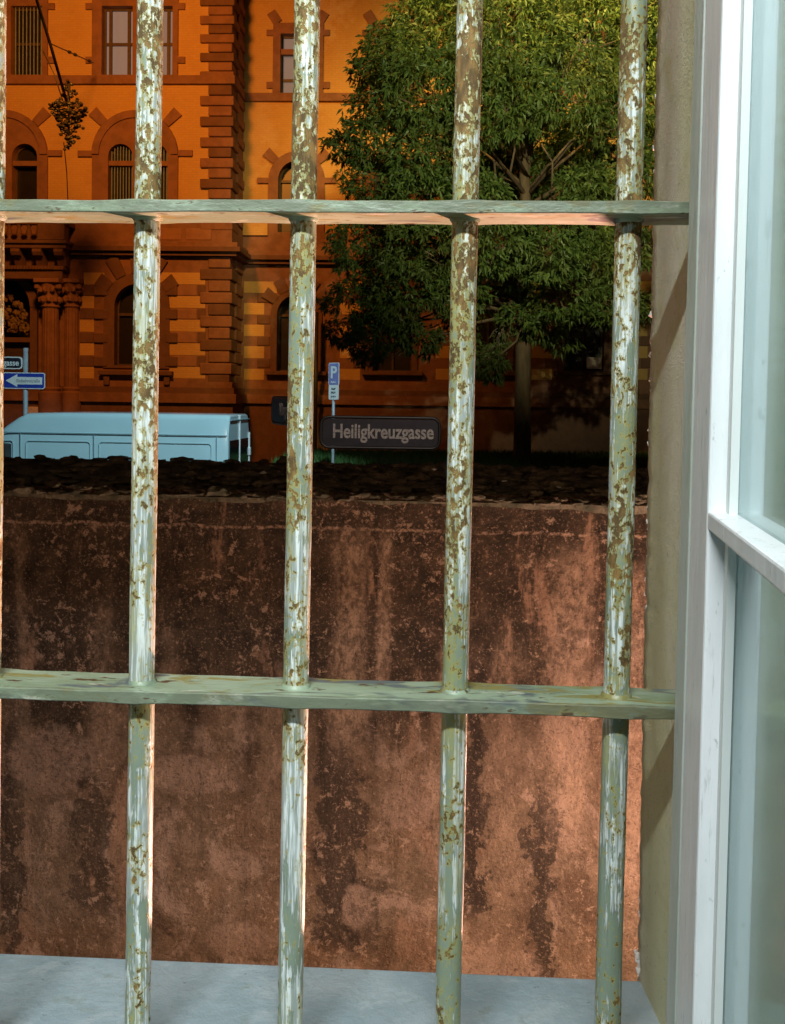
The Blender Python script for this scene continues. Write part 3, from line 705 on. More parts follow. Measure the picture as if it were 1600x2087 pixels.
for (h, wd) in rows:
    nn = max(3, int(wd*.36))
    for k in range(nn):
        a = 2*math.pi*k/nn + h; rr2 = wd*s_*rng.uniform(.78, 1.0)
        c = Vector((rr2*math.cos(a), rr2*math.sin(a)*.9, h*s_+rng.uniform(-.05,.05)))
        if rng.random() < .85: rim.tube([(0,0,c.z-.05), c*.55+Vector((0,0,c.z*.45-.06)), c], .014, 4)
        for j in range(3):
            lv.blob(c+Vector((rng.uniform(-.09,.09), rng.uniform(-.09,.09), rng.uniform(-.09,.09))), rng.uniform(.045,.08), k+j*7+h, (1,1,.8), 1, .3)
rim.build('scroll', M['iron'], parent=orn); lv.build('leaf', M['iron'], parent=orn)

# ================================================================ GRASS TERRACE
gz = EZ-1.57
mb = MB(); x0 = -2.9
mb.box(x0, 16, 23.2, 29.3, 0.002, gz, .25); tag(mb.build('grass_bank', simple('turf_soil', (.03,.06,.018), (.045,.05,.025), 4, .95, .03, 20)), kind='structure')
gm = MB(); rng = random.Random(11)
for k in range(15000):
    x = rng.uniform(x0+.1, 13); y = rng.uniform(23.3, 29.2); h = rng.uniform(.08, .2); a = rng.uniform(0, 3.14); d = Vector((math.cos(a), math.sin(a), 0))*.018
    l = Vector((rng.uniform(-.06,.06), rng.uniform(-.06,.06), h)); p = Vector((x, y, gz-.02)); gm.add([p-d, p+d, p+l], [(0,1,2)])
o = gm.build('grass', M['grass'], recalc=False); tag(o, 'dark green grass on the raised bank around the tree', 'grass', kind='stuff')

# ================================================================ TREE
YT = 26.5; base = at(1064, 935, YT); base.z = gz-.05
tree = bpy.data.objects.new('broadleaf_tree', None); COL.objects.link(tree); tree.location = base
tag(tree, 'large leafy green tree with a straight pale trunk at the right', 'tree')
tk = MB(); top = at(1066, 700, YT)-base; up_ = at(1075, 480, YT)-base; up2 = at(1060, 200, YT)-base
tk.tube([(0,0,0), (0,0,.25), Vector((top.x*.5,0,top.z*.5)), top, up_, up2, at(1050,-100,YT)-base], [.30,.235,.215,.20,.16,.10,.04], 14)
trunk = tk.build('trunk', M['bark'], parent=tree, smooth=True)
s_ = YT/F
lobes = [(900,60,110,0),(800,110,72,-1),(1040,80,130,-2),(1190,60,120,-1.5),(1300,120,90,0),(745,150,38,0),(770,215,62,-.6),(880,180,100,-2.5),(1020,200,100,-3),(1160,170,90,-3),
(770,285,75,-1),(700,300,42,0),(880,310,90,-2),(1250,230,80,-2),(960,-90,150,0),(1140,-110,170,0),(1330,-30,120,0),(765,375,68,-.5),(860,400,80,-2),(985,400,52,-2.5),(1190,385,52,-2.5),(1300,350,65,-1),
(740,500,72,0),(860,500,90,-2),(1000,490,85,-2.5),(1120,505,78,-2.5),(1240,520,75,-1),(1330,470,60,0),(715,610,60,0),(820,605,85,-1),(930,590,62,-1.5),(765,690,62,-.5),(700,670,38,0),(1150,600,66,-1.5),(1260,620,66,-.5),(1000,745,36,-1),(1045,560,55,0),(1340,300,60,0),(1300,210,80,-.5),(1330,60,90,0),(1040,290,60,1),(1180,300,60,1),(1060,650,46,-.6),(1000,690,42,-.4),(1110,665,44,0),(1150,690,36,.5),(860,690,42,-.6),
(930,150,200,3),(1160,130,210,3),(860,450,150,3),(1130,460,170,3.2),(1010,290,150,3.5),(1300,300,160,3),(1080,320,140,2.2),(1200,330,120,2.4),(960,330,110,2.2),(820,560,120,2.2),(1180,560,110,2.4),(960,600,90,2.1)]
lf = MB(); V = []; Fc = []; lb = MB(); rng = random.Random(21)
def rv(): 
    while True:
        v = Vector((rng.uniform(-1,1), rng.uniform(-1,1), rng.uniform(-1,1)))
        if .1 < v.length < 1: return v.normalized()
for (lx, ly, lr, dy) in lobes:
    c = at(lx, ly, YT+dy)-base; r = lr*s_
    # limb to the lobe
    zz = max(top.z+rng.uniform(.3,1.6), c.z-abs(c.x)*.55-.6); zz = min(zz, up2.z+1); st_ = Vector((up_.x*.8, 0, zz))
    mid = st_.lerp(c, .5)+Vector((0,0,.15))+rv()*.25
    lb.tube([st_, mid, c+rv()*.1], [.06,.035,.015], 6)
    for k in range(5):
        e = c+rv()*r*.9; lb.tube([mid.lerp(c,.6), (mid+e)/2+rv()*.15, e], [.028,.02,.008], 5)
    back = dy > 2
    sub = [(c, r, 0)]
    ncl = int(r*r*(360 if not back else 190))
    for k in range(ncl):
        d = rv()
        nz = 1+.28*mnoise.noise(d*2.3+c*.7)
        p = c + Vector((d.x, d.y, d.z*.8))*r*rng.uniform(.68, 1.02)*nz
        if mnoise.noise(p*1.35) < -.30: continue
        nrm = (d+rv()*.5).normalized()
        for j in range(7):
            t = (nrm*.5+rv()).normalized(); t.z -= rng.uniform(.1,.7); t.normalize()
            L = rng.uniform(.10,.22); wd = L*rng.uniform(.13,.19)
            sd = t.cross(rv()); 
            if sd.length < .1: continue
            sd.normalize(); n_ = sd.cross(t); b = p+t*.03+rv()*.03; n0 = len(V)
            tip = b+t*L-Vector((0,0,L*.2))
            V += [b, b+t*L*.45+sd*wd+n_*wd*.35, tip, b+t*L*.45-sd*wd+n_*wd*.35]; Fc += [(n0,n0+1,n0+2),(n0,n0+2,n0+3)]
me = bpy.data.meshes.new('crown'); me.from_pydata([tuple(v) for v in V], [], Fc); me.materials.append(M['leaf'])
o = bpy.data.objects.new('crown', me); COL.objects.link(o); o.parent = tree
# bare forks showing in the hollow of the crown
for pts in (((1125,385),(1126,330),(1095,282)),((1126,330),(1160,290),(1190,270)),((1040,350),(1050,300),(1043,240)),((1050,290),(1090,255)),((1010,380),(1008,330)),((1122,110),(1130,60)),((1130,105),(1138,70))):
    lb.tube([at(a, b, YT-1.6)-base for a, b in pts], [.035,.025,.014][:len(pts)], 6)
lb.build('limb', M['bark'], parent=tree, smooth=True)

# ================================================================ VAN
vth = R(-4); VO = at(465, 885, 20.0); VF = Frame((VO.x, VO.y, 0), R(4))   # origin: near rear corner, x to the rear, -x to the front
van = thing('panel_van', VF, (0,0,0), 'pale blue high roof panel van parked behind the wall', 'van')
def vb(mb, name, mat, parent=van, smooth=False): return mb.build(name, mat, VF, (0,0,0), parent, smooth)
zr = VF.px(250, 843)[1]+VF.o.z; zs = VF.px(250, 885)[1]; L0 = VF.px(7, 885)[0]
H = zr; SE = zs
# cross sections along x (front at negative x): (x, roof height, side top height, half lean)
W_ = 1.98
def vsec(x, roof, seam, lean=.10, inset=0.0, nose=0):
    # closed section polygon (y,z): near side y=0
    r = .13
    pts = [(0+inset, .35), (0+inset, 1.1), (0.02+inset, seam)]
    for k in range(6):
        a = math.pi/2*k/5; pts.append((lean+inset+r-r*math.cos(a), roof-r+r*math.sin(a)))
    o_ = [(W_-y, z) for y, z in reversed(pts)]
    return [(x, y, z) for y, z in pts+o_]
X50 = VF.px(50, 848)[0]
secs = []
zf = H
for (x, rf, sm_, ins) in ((0.0, H-.03, SE, .02), (-.04, H, SE, 0), (-.6, H+.004, SE, 0), (-2.0, H+.006, SE, 0), (-3.4, H, SE, 0), (X50, H-.02, SE-.002, 0), (X50-.18, H-.10, SE-.01, .0), (X50-.42, H-.25, SE-.05, .01), (X50-.75, H-.52, H-.66, .03), (X50-1.15, H-.95, H-1.12, .05), (X50-1.3, 1.25, 1.15, .05), (X50-1.75, 1.12, 1.0, .08), (X50-1.95, .8, .72, .14)):
    secs.append(vsec(x, rf, sm_, .10 if rf > 1.3 else .08, ins))
mb = MB(); n = len(secs[0]); vs = [p for s in secs for p in s]; fs = [tuple(range(n-1,-1,-1)), tuple((len(secs)-1)*n+k for k in range(n))]
for i in range(len(secs)-1):
    for k in range(n): k2 = (k+1) % n; fs.append((i*n+k, (i+1)*n+k, (i+1)*n+k2, i*n+k2))
mb.add(vs, fs); body = vb(mb, 'body', M['vanpaint'], smooth=True)
bv = body.modifiers.new('b', 'BEVEL'); bv.width = .035; bv.segments = 3; bv.limit_method = 'ANGLE'; bv.angle_limit = R(35)
for p in body.data.polygons: p.use_smooth = True
try: 
    body.data.set_sharp_from_angle(angle=R(40))
except Exception: pass
# seams and pressed panels on the side
mb = MB(); zseam = SE
mb.box(L0-.3, -.03, -.006, .03, zseam-.012, zseam+.010)
for px_ in (41, 191, 300, 441): x = VF.px(px_, 920)[0]; mb.box(x-.007, x+.007, -.006, .01, .6, zseam-.01)
vb(mb, 'panel_seam', M['vanseam'], body)
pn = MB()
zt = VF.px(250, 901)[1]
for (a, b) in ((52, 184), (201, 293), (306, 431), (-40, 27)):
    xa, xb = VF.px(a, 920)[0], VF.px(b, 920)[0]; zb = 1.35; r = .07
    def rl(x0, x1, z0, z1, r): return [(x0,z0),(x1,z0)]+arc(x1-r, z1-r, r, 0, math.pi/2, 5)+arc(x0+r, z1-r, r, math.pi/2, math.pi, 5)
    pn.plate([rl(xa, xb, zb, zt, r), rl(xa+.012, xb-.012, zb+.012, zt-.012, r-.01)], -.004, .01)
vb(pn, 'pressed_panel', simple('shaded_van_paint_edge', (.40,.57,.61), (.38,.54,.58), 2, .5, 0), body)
# mirror + cab window
mb = MB(); xa, xb = VF.px(-60, 920)[0], VF.px(14, 920)[0]; mb.plate([[(xa,1.3),(xb,1.3),(xb,VF.px(10,905)[1]),(xa+.5,VF.px(10,905)[1]+.1)]], -.008, .02); vb(mb, 'cab_window', M['vanglass'])
mb = MB(); x, z = VF.px(9, 918, -.2); mb.box(x-.13, x+.10, -.32, -.08, z-.16, z+.14, .03); mb.box(x-.12, x-.06, -.1, .02, z-.06, z, .0); vb(mb, 'wing_mirror', M['rubber'])
# rear doors: two windows, centre strip, gutter, lamp
rz1 = VF.px(480, 897)[1]+.03
for i, (ya, yb) in enumerate(((.14, .93), (1.05, 1.84))):
    mb = MB(); mb.box(-.03, .016, ya, yb, 1.35, rz1-.05, .012); vb(mb, 'rear_window', M['vanglass'])
mb = MB(); mb.box(-.02, .028, .965, 1.015, .6, rz1+.45, .008); vb(mb, 'door_strip', M['signwhite'])
mb = MB(); mb.box(-.01, .03, 1.90, 1.96, .6, H-.4, .01); mb.box(-.02, .05, 1.86, 1.97, 1.62, 1.8, .015); vb(mb, 'rear_lamp', M['signwhite'])
mb = MB(); mb.box(-.06, .035, .14, 1.84, H-.12, H-.10, .006); vb(mb, 'rain_gutter', M['vanseam'])
for x in (-.95, X50-1.0):
    for yy in (.02, W_-.24):
        mb = MB(); mb.tube([(x, yy, .34), (x, yy+.22, .34)], .34, 24); wh = vb(mb, 'wheel', M['rubber'])
        mb = MB(); mb.tube([(x, yy-.004, .34), (x, yy+.224, .34)], .19, 16); vb(mb, 'rim', M['galv'], wh)

# ================================================================ SIGNS
def spin(o, loc, th): o.matrix_world = Matrix.Translation(loc) @ Matrix.Rotation(th, 4, 'Z')
def rrect(w_, h_, r, n=6):
    return arc(w_/2-r, h_/2-r, r, 0, math.pi/2, n)+arc(-w_/2+r, h_/2-r, r, math.pi/2, math.pi, n)+arc(-w_/2+r, -h_/2+r, r, math.pi, 1.5*math.pi, n)+arc(w_/2-r, -h_/2+r, r, 1.5*math.pi, 2*math.pi, n)
def empty(name, loc, label, cat, th=0):
    e = bpy.data.objects.new(name, None); COL.objects.link(e); spin(e, loc, th); return tag(e, label, cat)
def grp(mb, name, mat, parent, loc=(0,0,0), th=0, smooth=False):
    o = mb.build(name, mat, parent=parent, smooth=smooth); o.matrix_local = Matrix.Translation(loc) @ Matrix.Rotation(th, 4, 'Z'); return o
# left post with one-way sign and name plate
YS = 23.2; b_ = at(52, 845, YS); s_ = YS/F
e = empty('sign_post', (b_.x, YS, 0), 'grey post behind the van with a blue one way arrow sign and a street nameplate', 'sign post')
zt = at(52, 709, YS).z; grp(MB().tube([(0,0,0),(0,0,zt)], .055, 12), 'pole', M['galv'], e, smooth=True)
w_, h_ = 85*s_, 33*s_; c = at(51.5, 776, YS); lc = (c.x-b_.x, -.08, c.z)
bd = grp(MB().plate([rrect(w_, h_, .05)], 0, .02), 'sign_board', M['signwhite'], e, lc)
grp(MB().plate([rrect(w_-.04, h_-.04, .035)], -.004, .0), 'blue_field', M['signblue'], bd)
a = w_/2-.06; ah = h_/2-.04
grp(MB().plate([[(-a,0),(-a+.27,-ah),(-a+.27,-.085),(a,-.085),(a,.085),(-a+.27,.085),(-a+.27,ah)]], -.008, -.004), 'arrow', M['signwhite'], bd)
text_obj('Einbahnstraße', .105, simple('faded_arrow_letters', (.30,.30,.33), (.36,.36,.38), 30, .6, 0), (.10, -.010, -.035), bd, .92, align='CENTER')
w2, h2 = 150*s_, 25*s_; c = at(47-75, 739, YS); lc = (c.x-b_.x, -.06, c.z)
bd = grp(MB().plate([rrect(w2, h2, .07)], 0, .03), 'nameplate', M['signwhite'], e, lc)
grp(MB().plate([rrect(w2-.05, h2-.05, .06)], -.004, .0), 'dark_field', M['signdark'], bd)
text_obj('Heiligkreuzgasse', .19, M['letterwhite'], (w2/2-.07, -.008, -.06), bd, .92, align='RIGHT')
# parking sign
YP = 21.5; b_ = at(680, 800, YP); s_ = YP/F; th = R(0)
e = empty('parking_sign', (b_.x, YP, 0), 'small faded blue P parking sign with white plate on a thin pole', 'parking sign')
zt = at(680, 741, YP).z; grp(MB().tube([(0,0,0),(0,0,zt)], .032, 10), 'pole', M['galv'], e, smooth=True)
ang = R(-38); k = 1/math.cos(ang)
w_, h_ = 22*s_*k, 46*s_; c = at(680, 762.5, YP)
bd = grp(MB().plate([rrect(w_, h_, .03)], 0, .015), 'sign_board', M['signwhite'], e, (0, -.05, c.z), ang)
grp(MB().plate([rrect(w_-.025, h_-.025, .022)], -.003, 0), 'blue_field', M['signviolet'], bd)
text_obj('P', .36, M['letterwhite'], (0, -.007, -.085), bd, 1.0, align='CENTER')
text_obj('Parken', .06, M['letterwhite'], (0, -.007, -.19), bd, .9, align='CENTER')
c = at(680, 800, YP); bd = grp(MB().plate([rrect(w_*.94, 29*s_, .02)], 0, .015), 'supplement_plate', M['signwhite'], e, (0, -.05, c.z), ang)
text_obj('nur', .085, M['letterdark'], (0, -.006, .06), bd, 1, align='CENTER'); text_obj('PKW', .06, M['letterdark'], (0, -.006, -.02), bd, 1, align='CENTER'); text_obj('8-18 h', .05, M['letterdark'], (0, -.006, -.10), bd, 1, align='CENTER')
# near corner signpost
YH = 8.6; b_ = at(632, 880, YH); s_ = YH/F
e = empty('street_name_sign', (b_.x, YH, 0), 'dark street sign reading Heiligkreuzgasse with a second nameplate, above the wall top', 'street sign')
zt = at(632, 840, YH).z; grp(MB().tube([(0,0,0),(0,0,zt)], .035, 12), 'pole', M['signgrey'], e, smooth=True)
def nameplate(txt, wpx, hpx, cpx, cpy, th, size, sx, left):
    w_, h_ = wpx*s_, hpx*s_; c = at(cpx, cpy, YH)
    lc = (c.x-b_.x, 0, c.z) if th == 0 else (0, 0, c.z)
    off = 0 if th == 0 else -w_/2-.02
    bd = grp(MB().plate([[(x+off, z) for x, z in rrect(w_-.03, h_-.03, .055)]], -.012, .012), 'nameplate', M['signdark'], e, lc, th)
    fr = MB(); lp = [(x+off, 0, z) for x, z in rrect(w_, h_, .07)]; lp.append(lp[0]); fr.tube(lp, .0135, 8, False); grp(fr, 'tube_frame', M['signgrey'], bd, smooth=True)
    if left is None: text_obj(txt, size, M['letters'], (off, -.017, -size*.27), bd, sx, align='CENTER')
    else: text_obj(txt, size, M['letters'], (-w_/2+left, -.017, -size*.27), bd, sx)
nameplate('Heiligkreuzgasse', 242, 62, 775, 882, 0, .168, .775, .098)
nameplate('Klingerstraße', 330, 60, 590, 840, R(-70), .165, .78, None)

# ================================================================ YARD WALL
WF = Frame((0, 0, EZ), R(4.2)); YW = 4.0
def wz(py, y=YW): return WF.px(700, py, y)[1]
def wx(px_, y=YW): return WF.px(px_, 1500, y)[0]
ZB = -3.8; BW = (0, YW, ZB)
WZ_GR = wz(1440)-ZB
STAINS = [(wx(655), wx(735), wz(1500)-ZB, wz(1935)-ZB, .085, .75), (wx(950), wx(985), wz(1330)-ZB, wz(1850)-ZB, .062, .85), (wx(1075), wx(1125), wz(1600)-ZB, wz(2010)-ZB, .042, .8), (wx(160), wx(210), wz(1560)-ZB, wz(1880)-ZB, .05, .65), (wx(0), wx(45), wz(1500)-ZB, wz(2000)-ZB, .05, .7), (wx(710), wx(760), wz(1800)-ZB, wz(1935)-ZB, .07, .6)]
STREAKS = [(wx(685), wx(735), wz(1095)-ZB, wz(1560)-ZB, .075, 1.0), (wx(775), wx(800), wz(1090)-ZB, wz(1420)-ZB, .04, 1.0), (wx(1120), wx(1180), wz(1120)-ZB, wz(1700)-ZB, .08, 1.0), (wx(20), wx(70), wz(1090)-ZB, wz(1700)-ZB, .05, .6), (wx(180), wx(230), wz(1250)-ZB, wz(1650)-ZB, .05, .5), (wx(1000), wx(1060), wz(1300)-ZB, wz(1800)-ZB, .07, .5), (wx(1270), wx(1300), wz(1150)-ZB, wz(1850)-ZB, .05, .8)]
PATCHES = [(wx(110), wz(1570)-ZB, .24, .15), (wx(400), wz(1600)-ZB, .22, .07), (wx(490), wz(1770)-ZB, .13, .07), (wx(830), wz(1640)-ZB, .12, .12), (wx(1150), wz(1480)-ZB, .10, .12), (wx(730), wz(1850)-ZB, .06, .10), (wx(500), wz(1925)-ZB, .17, .075), (wx(1010), wz(1960)-ZB, .22, .12), (wx(380), wz(1580)-ZB, .16, .06)]
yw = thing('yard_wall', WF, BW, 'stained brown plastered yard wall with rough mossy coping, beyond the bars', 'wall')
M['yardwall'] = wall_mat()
zl, ztop = wz(1077), wz(1003)
def wgrid(x0, x1, z0, z1, y, nx, nz, amp):
    vs = []; fs = []
    for j in range(nz+1):
        for i in range(nx+1):
            x = x0+(x1-x0)*i/nx; z = z0+(z1-z0)*j/nz; p = Vector((x, 0, z))
            d = amp*(mnoise.noise(p*1.3)*1.0+mnoise.noise(p*4.1)*.5+mnoise.noise(p*11)*.28+mnoise.noise(p*27)*.13)
            ed = 1.0 if 0 < j < nz else .3
            vs.append((x, y+d*ed, z+(.006*mnoise.noise(p*9) if j in (0,nz) else 0)))
    for j in range(nz):
        for i in range(nx): a = j*(nx+1)+i; fs.append((a, a+1, a+nx+2, a+nx+1))
    return vs, fs
mb = MB(); mb.add(*wgrid(-3.4, 2.6, -3.8, zl, YW, 300, 190, .022))
nx = 300; g0 = 190*301
# upper band, flush with the face; its ledge light is only painted
vs, fs = wgrid(-3.4, 2.6, zl+.001, ztop, YW, 300, 12, .020); n0 = len(mb.v); mb.add(vs, fs)
for i in range(nx): mb.f.append((g0+i, g0+i+1, n0+i+1, n0+i))
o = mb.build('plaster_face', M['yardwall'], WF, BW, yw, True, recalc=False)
mb = MB(); mb.box(-3.4, 2.6, YW+.08, YW+.46, ZB, ztop-.03); mb.build('wall_core', M['stone2'], WF, BW, yw)
cp = MB(); rng = random.Random(9)
for row in range(9):
    t = row/8; yy = YW-.02+.48*t; zz = ztop+(wz(941, YW+.46)-ztop)*t
    x = -3.4+rng.uniform(0,.1)
    while x < 2.6:
        wd = rng.uniform(.03,.11)
        cp.blob((x+wd/2, yy+rng.uniform(-.02,.02), zz+rng.uniform(-.014,.010)-.012), wd*.62, int(x*97)+row*13, (1, .62, rng.uniform(.16,.36)), 2, .65)
        x += wd*rng.uniform(.75,1.0)
zrd = wz(941, YW+.46)
cp.add([(-3.4,YW-.01,ztop-.03),(2.6,YW-.01,ztop-.03),(2.6,YW+.47,zrd-.012),(-3.4,YW+.47,zrd-.012),(-3.4,YW+.47,ztop-.2),(2.6,YW+.47,ztop-.2),(2.6,YW+.10,ztop-.2),(-3.4,YW+.10,ztop-.2)], [(0,1,2,3),(3,2,5,4),(0,6,7),(0,1,6)])
cp.box(-3.4, 2.6, YW+.03, YW+.44, ztop-.08, ztop-.03)
cp.build('coping', M['copestone'], WF, BW, yw)
mb = MB()
for (a, b) in ((540, 968), (1138, 998), (885, 962), (1028, 985)):
    x, z = WF.px(a, b, YW+.12); mb.blob((x, YW+.1, z+.012), .012, a, (1.2,.8,.4), 1, .8)
mb.build('litter', M['litter'], WF, BW, yw)['kind'] = 'stuff'

# ================================================================ WINDOW WALL, SILL, JAMB
GF = Frame((0, 0, EZ), R(3.0))
DB = .80
YO_ = .955; JX = GF.px(1322, 1043, YO_)[0]
zsill = GF.px(650, 1969, YO_)[1]
BS = (0, .9, zsill)
ww = thing('window_wall', GF, BS, 'pale plastered window reveal and grey sill of the barred window', 'wall')
# jamb: inner plaster face with a ragged outer arris
vs = []; fs = []; nz = 260; nyy = 14; z0, z1 = zsill-.02, .62
for j in range(nz+1):
    z = z0+(z1-z0)*j/nz
    for i in range(nyy+1):
        t = i/nyy; y = .735+(YO_+.008-.735)*t; x = JX+(.018*(1-t))*1.0
        p = Vector((0, y*3, z)); x += .0005*mnoise.noise(p*7)+.0006*mnoise.noise(p*42)
        if i >= nyy-1: x += .0016*mnoise.noise(Vector((3, 0, z*60)))+.0012*abs(mnoise.noise(Vector((7,0,z*160))))
        vs.append((x, y, z))
    # outer return
    p = Vector((5, 0, z*70)); vs.append((JX+.006, YO_+.012+.002*mnoise.noise(p), z)); vs.append((JX+.30, YO_+.014, z))
m_ = nyy+3
for j in range(nz):
    for i in range(m_-1): a = j*m_+i; fs.append((a, a+m_, a+m_+1, a+1))
mb = MB(); mb.add(vs, fs); mb.build('jamb', M['jamb'], GF, BS, ww, True)
rng = random.Random(4); mb = MB()
for k in range(60):
    z = rng.uniform(zsill+.02, .35) if k % 3 else rng.uniform(-.25, -.02)
    mb.blob((JX+.002, YO_+rng.uniform(.006,.012), z), rng.uniform(.0012,.003), k, (1,1,1.3), 1, .8)
for k in range(8): mb.blob((JX+.001+rng.uniform(-.004,0), YO_+.004, zsill+.004+k*.003), rng.uniform(.002,.004), k+70, (.7,1,1.4), 1, .8)
mb.build('plaster_crumb', simple('white_plaster_crumb', (.8,.76,.72), (.7,.66,.62), 30, .8, 0), GF, BS, ww)['kind'] = 'stuff'
mb = MB(); mb.box(JX+.03, 3.0, .76, YO_-.01, -4.2, 2.0); mb.box(-3.0, -1.0, .76, YO_, -4.2, 2.0); mb.box(-.999, JX+.028, .76, YO_, .63, 2.0); mb.box(-.999, JX+.028, .76, YO_-.02, -4.2, zsill-.03)
mb.build('masonry', M['jamb'], GF, BS, ww)
mb = MB(); mb.box(-.998, JX+.028, .60, YO_, zsill-.028, zsill, .003); mb.build('sill', M['sill'], GF, BS, ww)

RM = simple('room_wall_paint', (.22,.36,.37), (.20,.32,.33), 3, .7, 0)
def room(name, *b):
    mb = MB(); mb.box(*b); tag(mb.build(name, RM, GF, (b[0], b[2], b[4])), kind='structure')
room('room_ceiling', -2.2, 1.6, -3.0, .60, 1.45, 1.55); RW = RM; RM = M['bark']; room('room_floor', -2.2, 1.6, -3.0, .60, -1.7, -1.6); RM = RW
room('room_side_wall', 1.5, 1.6, -2.999, .599, -1.599, 1.449); room('room_side_wall', -2.2, -2.1, -2.999, .599, -1.599, 1.449); room('room_back_wall', -2.099, 1.499, -3.0, -2.9, -1.599, 1.449)
room('room_window_wall', -2.2, -.95, .61, .755, -1.7, 1.55); room('room_window_wall', -.949, .60, .61, .755, .66, 1.55); room('room_window_wall', -.949, .60, .61, .755, -1.7, zsill-.20); room('room_window_wall', .601, 1.6, .61, .755, -1.7, 1.55)
# ================================================================ GRILLE
grb = (0, DB, zsill)
gr = thing('window_grille', GF, grb, 'rusty iron grille of round bars and two crossbars with flaking pale green paint', 'window grille')
cxs = [GF.px(p, 915, DB)[0] for p in (-21, 295, 611, 938, 1269)]
zup = GF.px(650, 420, DB-.026)[1]; zlo = GF.px(650, 1433, DB-.026)[1]; zmid = GF.px(650, 915, DB)[1]
rb = .0103
for i, cx in enumerate(cxs):
    z0, z1 = zsill-.03, .64; nz = 150; vs = []; fs = []; nn = 28
    for j in range(nz+1):
        z = z0+(z1-z0)*j/nz; xx = cx+.006*(z-zmid)
        wob = .0005*mnoise.noise(Vector((cx*20, 0, z*9)))
        for k in range(nn):
            a = 2*math.pi*k/nn; p = Vector((math.cos(a)*.9, math.sin(a)*.9, z*40+i*9)); r = rb+.00022*mnoise.noise(p*2)
            vs.append((xx+wob+r*math.cos(a), DB+r*math.sin(a), z))
    for j in range(nz):
        for k in range(nn): k2 = (k+1)%nn; fs.append((j*nn+k, j*nn+k2, (j+1)*nn+k2, (j+1)*nn+k))
    mb = MB(); mb.add(vs, fs); mb.build('bar', M['bar'], GF, grb, gr, True)
hd, hh = .0255, .0047
for zc in (zup, zlo):
    nx = 420; xs0, xs1 = -.62, JX+.02; vs = []; fs = []
    for i in range(nx+1):
        x = xs0+(xs1-xs0)*i/nx
        sw = max(math.exp(-((x-(c+.006*(zc-zmid)))/.017)**2) for c in cxs)
        d = hd+.0012*sw+.0007*mnoise.noise(Vector((x*22, 1, zc))); h = hh+.0006*sw+.0003*mnoise.noise(Vector((x*30, 5, zc)))
        dz = .0007*mnoise.noise(Vector((x*9, 3, zc))); b = .0008
        ring = [(-d+b,-h),(-d,-h+b),(-d,h-b),(-d+b,h),(d-b,h),(d,h-b),(d,-h+b),(d-b,-h)]
        vs += [(x, DB+a_, zc+dz+c_) for a_, c_ in ring]
    for i in range(nx):
        for k in range(8): k2 = (k+1)%8; fs.append((i*8+k, i*8+k2, (i+1)*8+k2, (i+1)*8+k))
    fs.append(tuple(range(7,-1,-1))); fs.append(tuple(nx*8+k for k in range(8)))
    mb = MB(); mb.add(vs, fs)
    for c in cxs:                       # beads of old paint and weld round each bar
        for sg in (1, -1):
            mb.lathe((c+.006*(zc-zmid), DB, zc+sg*(hh+.0004)), [(rb+.0022, -.001 if sg > 0 else .001), (rb+.0016, sg*.0012), (rb+.0002, sg*.0030)], 24)
    cbx = mb.build('crossbar', M['cross'], GF, grb, gr, True)
    try: cbx.data.set_sharp_from_angle(angle=R(38))
    except Exception: pass

# ================================================================ TIMBER WINDOW
wfb = (.22, .69, zsill)
wn = thing('casement_window', GF, wfb, 'chipped white painted window frame with its glazed casement swung open at the right', 'window')
Yf = .68; Yb = .706; ztp = .60; zbt = zsill-.10
xp = GF.px(1390, 1043, Yb)[0]
mb = MB(); mb.box(xp, xp+.0075, Yf, Yb, zbt, ztp, .0012); mb.build('frame_bead', M['frame'], GF, wfb, wn)
x1 = GF.px(1410, 1043, Yf)[0]; mb = MB(); mb.box(xp+.0075, x1+.004, Yf+.004, Yb-.003, zbt, ztp); mb.build('frame_joint', M['gap'], GF, wfb, wn)
x2 = x1; mb = MB(); mb.box(x2+.004, x2+.09, Yf+.002, Yb-.001, zbt, ztp, .0015); mb.build('frame_post', M['frame2'], GF, wfb, wn)
# casement: local frame along its own plane, hinge at the post
hx, hz = GF.px(1412, 1043, .676); hp = GF.w((hx, .676, 0)); ang = R(9.4)
CF = Frame((hp.x, hp.y, EZ), R(0)); CF.th = -(math.pi/2 - ang) ; 
# local x: from the hinge towards the room; local y: away from the bars side (right/back); z up
dx = Vector((-math.sin(ang), -math.cos(ang), 0)); dy = Vector((math.cos(ang), -math.sin(ang), 0))
CF.M = Matrix(((dx.x, dy.x, 0, hp.x), (dx.y, dy.y, 0, hp.y), (0, 0, 1, EZ), (0, 0, 0, 1))); CF.Mi = CF.M.inverted()
def cb(mb, name, mat, parent, smooth=False):
    me = bpy.data.meshes.new(name); me.from_pydata([tuple(v) for v in mb.v], [], mb.f); me.materials.append(mat)
    bm = bmesh.new(); bm.from_mesh(me); bmesh.ops.recalc_face_normals(bm, faces=bm.faces); bm.to_mesh(me); bm.free()
    o = bpy.data.objects.new(name, me); COL.objects.link(o); o.parent = parent
    o.matrix_local = (wn.matrix_world.inverted() @ CF.M) if parent is wn else Matrix.Identity(4); return o
CT = .032; zr_ = EZ
rail_z = GF.px(1445, 1064, .60)[1]
mb = MB(); mb.box(0, .074, 0, CT, zbt+.06, ztp-.04, .002)
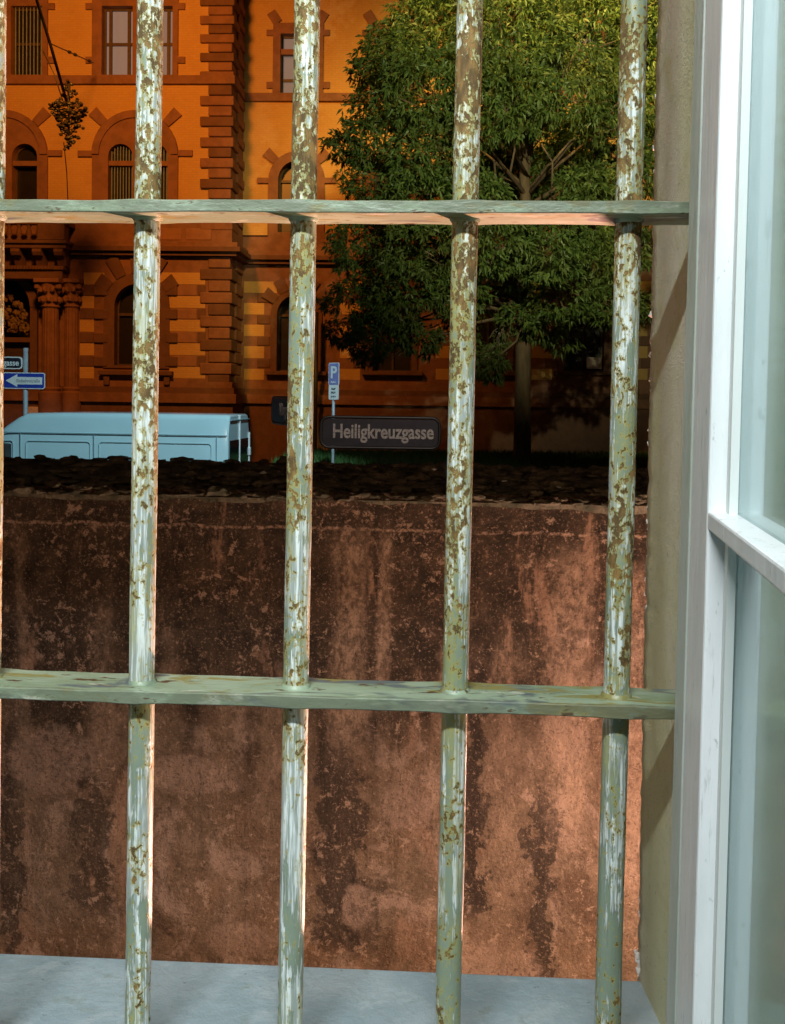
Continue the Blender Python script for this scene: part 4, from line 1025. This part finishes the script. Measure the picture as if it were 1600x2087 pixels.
mb.box(.0, .62, .001, CT-.001, ztp-.045, ztp+.03, .002)
mb.box(.0, .62, .001, CT-.001, zbt, zbt+.07, .002); mb.box(.56, .62, 0, CT, zbt+.06, ztp-.04, .002)
cs_ = cb(mb, 'casement', M['white'], wn)
mb = MB(); mb.box(.072, .56, .0005, CT-.0015, rail_z-.0055, rail_z+.0055, .0015); cb(mb, 'glazing_bar', M['white'], cs_)
mb = MB(); mb.box(.073, .086, .0104, .0152, zbt+.07, ztp-.045); cb(mb, 'glazing_bead', M['reveal'], cs_)
for (za, zb) in ((zbt+.07, rail_z-.0055), (rail_z+.0055, ztp-.045)):
    mb = MB(); mb.box(.074, .56, .0155, .0185, za, zb); cb(mb, 'glass_pane', M['glass'], cs_)
# timber lining of the reveal seen through the glass
mb = MB(); L_ = lambda px_, y: GF.px(px_, 1043, y)[0]
mb.add([(x2+.03, Yf-.005, zbt), (x2+.03, Yf-.005, ztp), (.60, -.3, ztp), (.60, -.3, zbt)], [(0,1,2,3)])
lin = MB()
p0 = Vector((x2+.09, Yf-.002)); d0 = Vector((.34, -1.0)).normalized(); nn = Vector((-d0.y, d0.x))*-1
segs = [(0,.045,0.0),(.045,.05,.006),(.05,.16,.002),(.16,.165,.008),(.165,.30,.0),(.30,.306,.008),(.306,.9,.003)]
for (a, b, off) in segs:
    A = p0+d0*a+nn*(-off); B = p0+d0*b+nn*(-off)
    C_ = B+nn*-.03; D_ = A+nn*-.03
    lin.add([(A.x,A.y,zbt),(B.x,B.y,zbt),(C_.x,C_.y,zbt),(D_.x,D_.y,zbt),(A.x,A.y,ztp),(B.x,B.y,ztp),(C_.x,C_.y,ztp),(D_.x,D_.y,ztp)], [(0,3,2,1),(4,5,6,7),(0,1,5,4),(1,2,6,5),(2,3,7,6),(3,0,4,7)])
lin.build('lining_panel', M['reveal'], GF, wfb, wn)

# the old sash leans a little out of plumb
wn.matrix_world = wn.matrix_world @ Matrix.Translation((-.0042, 0, 0)) @ Matrix.Rotation(.0062, 4, 'Y')
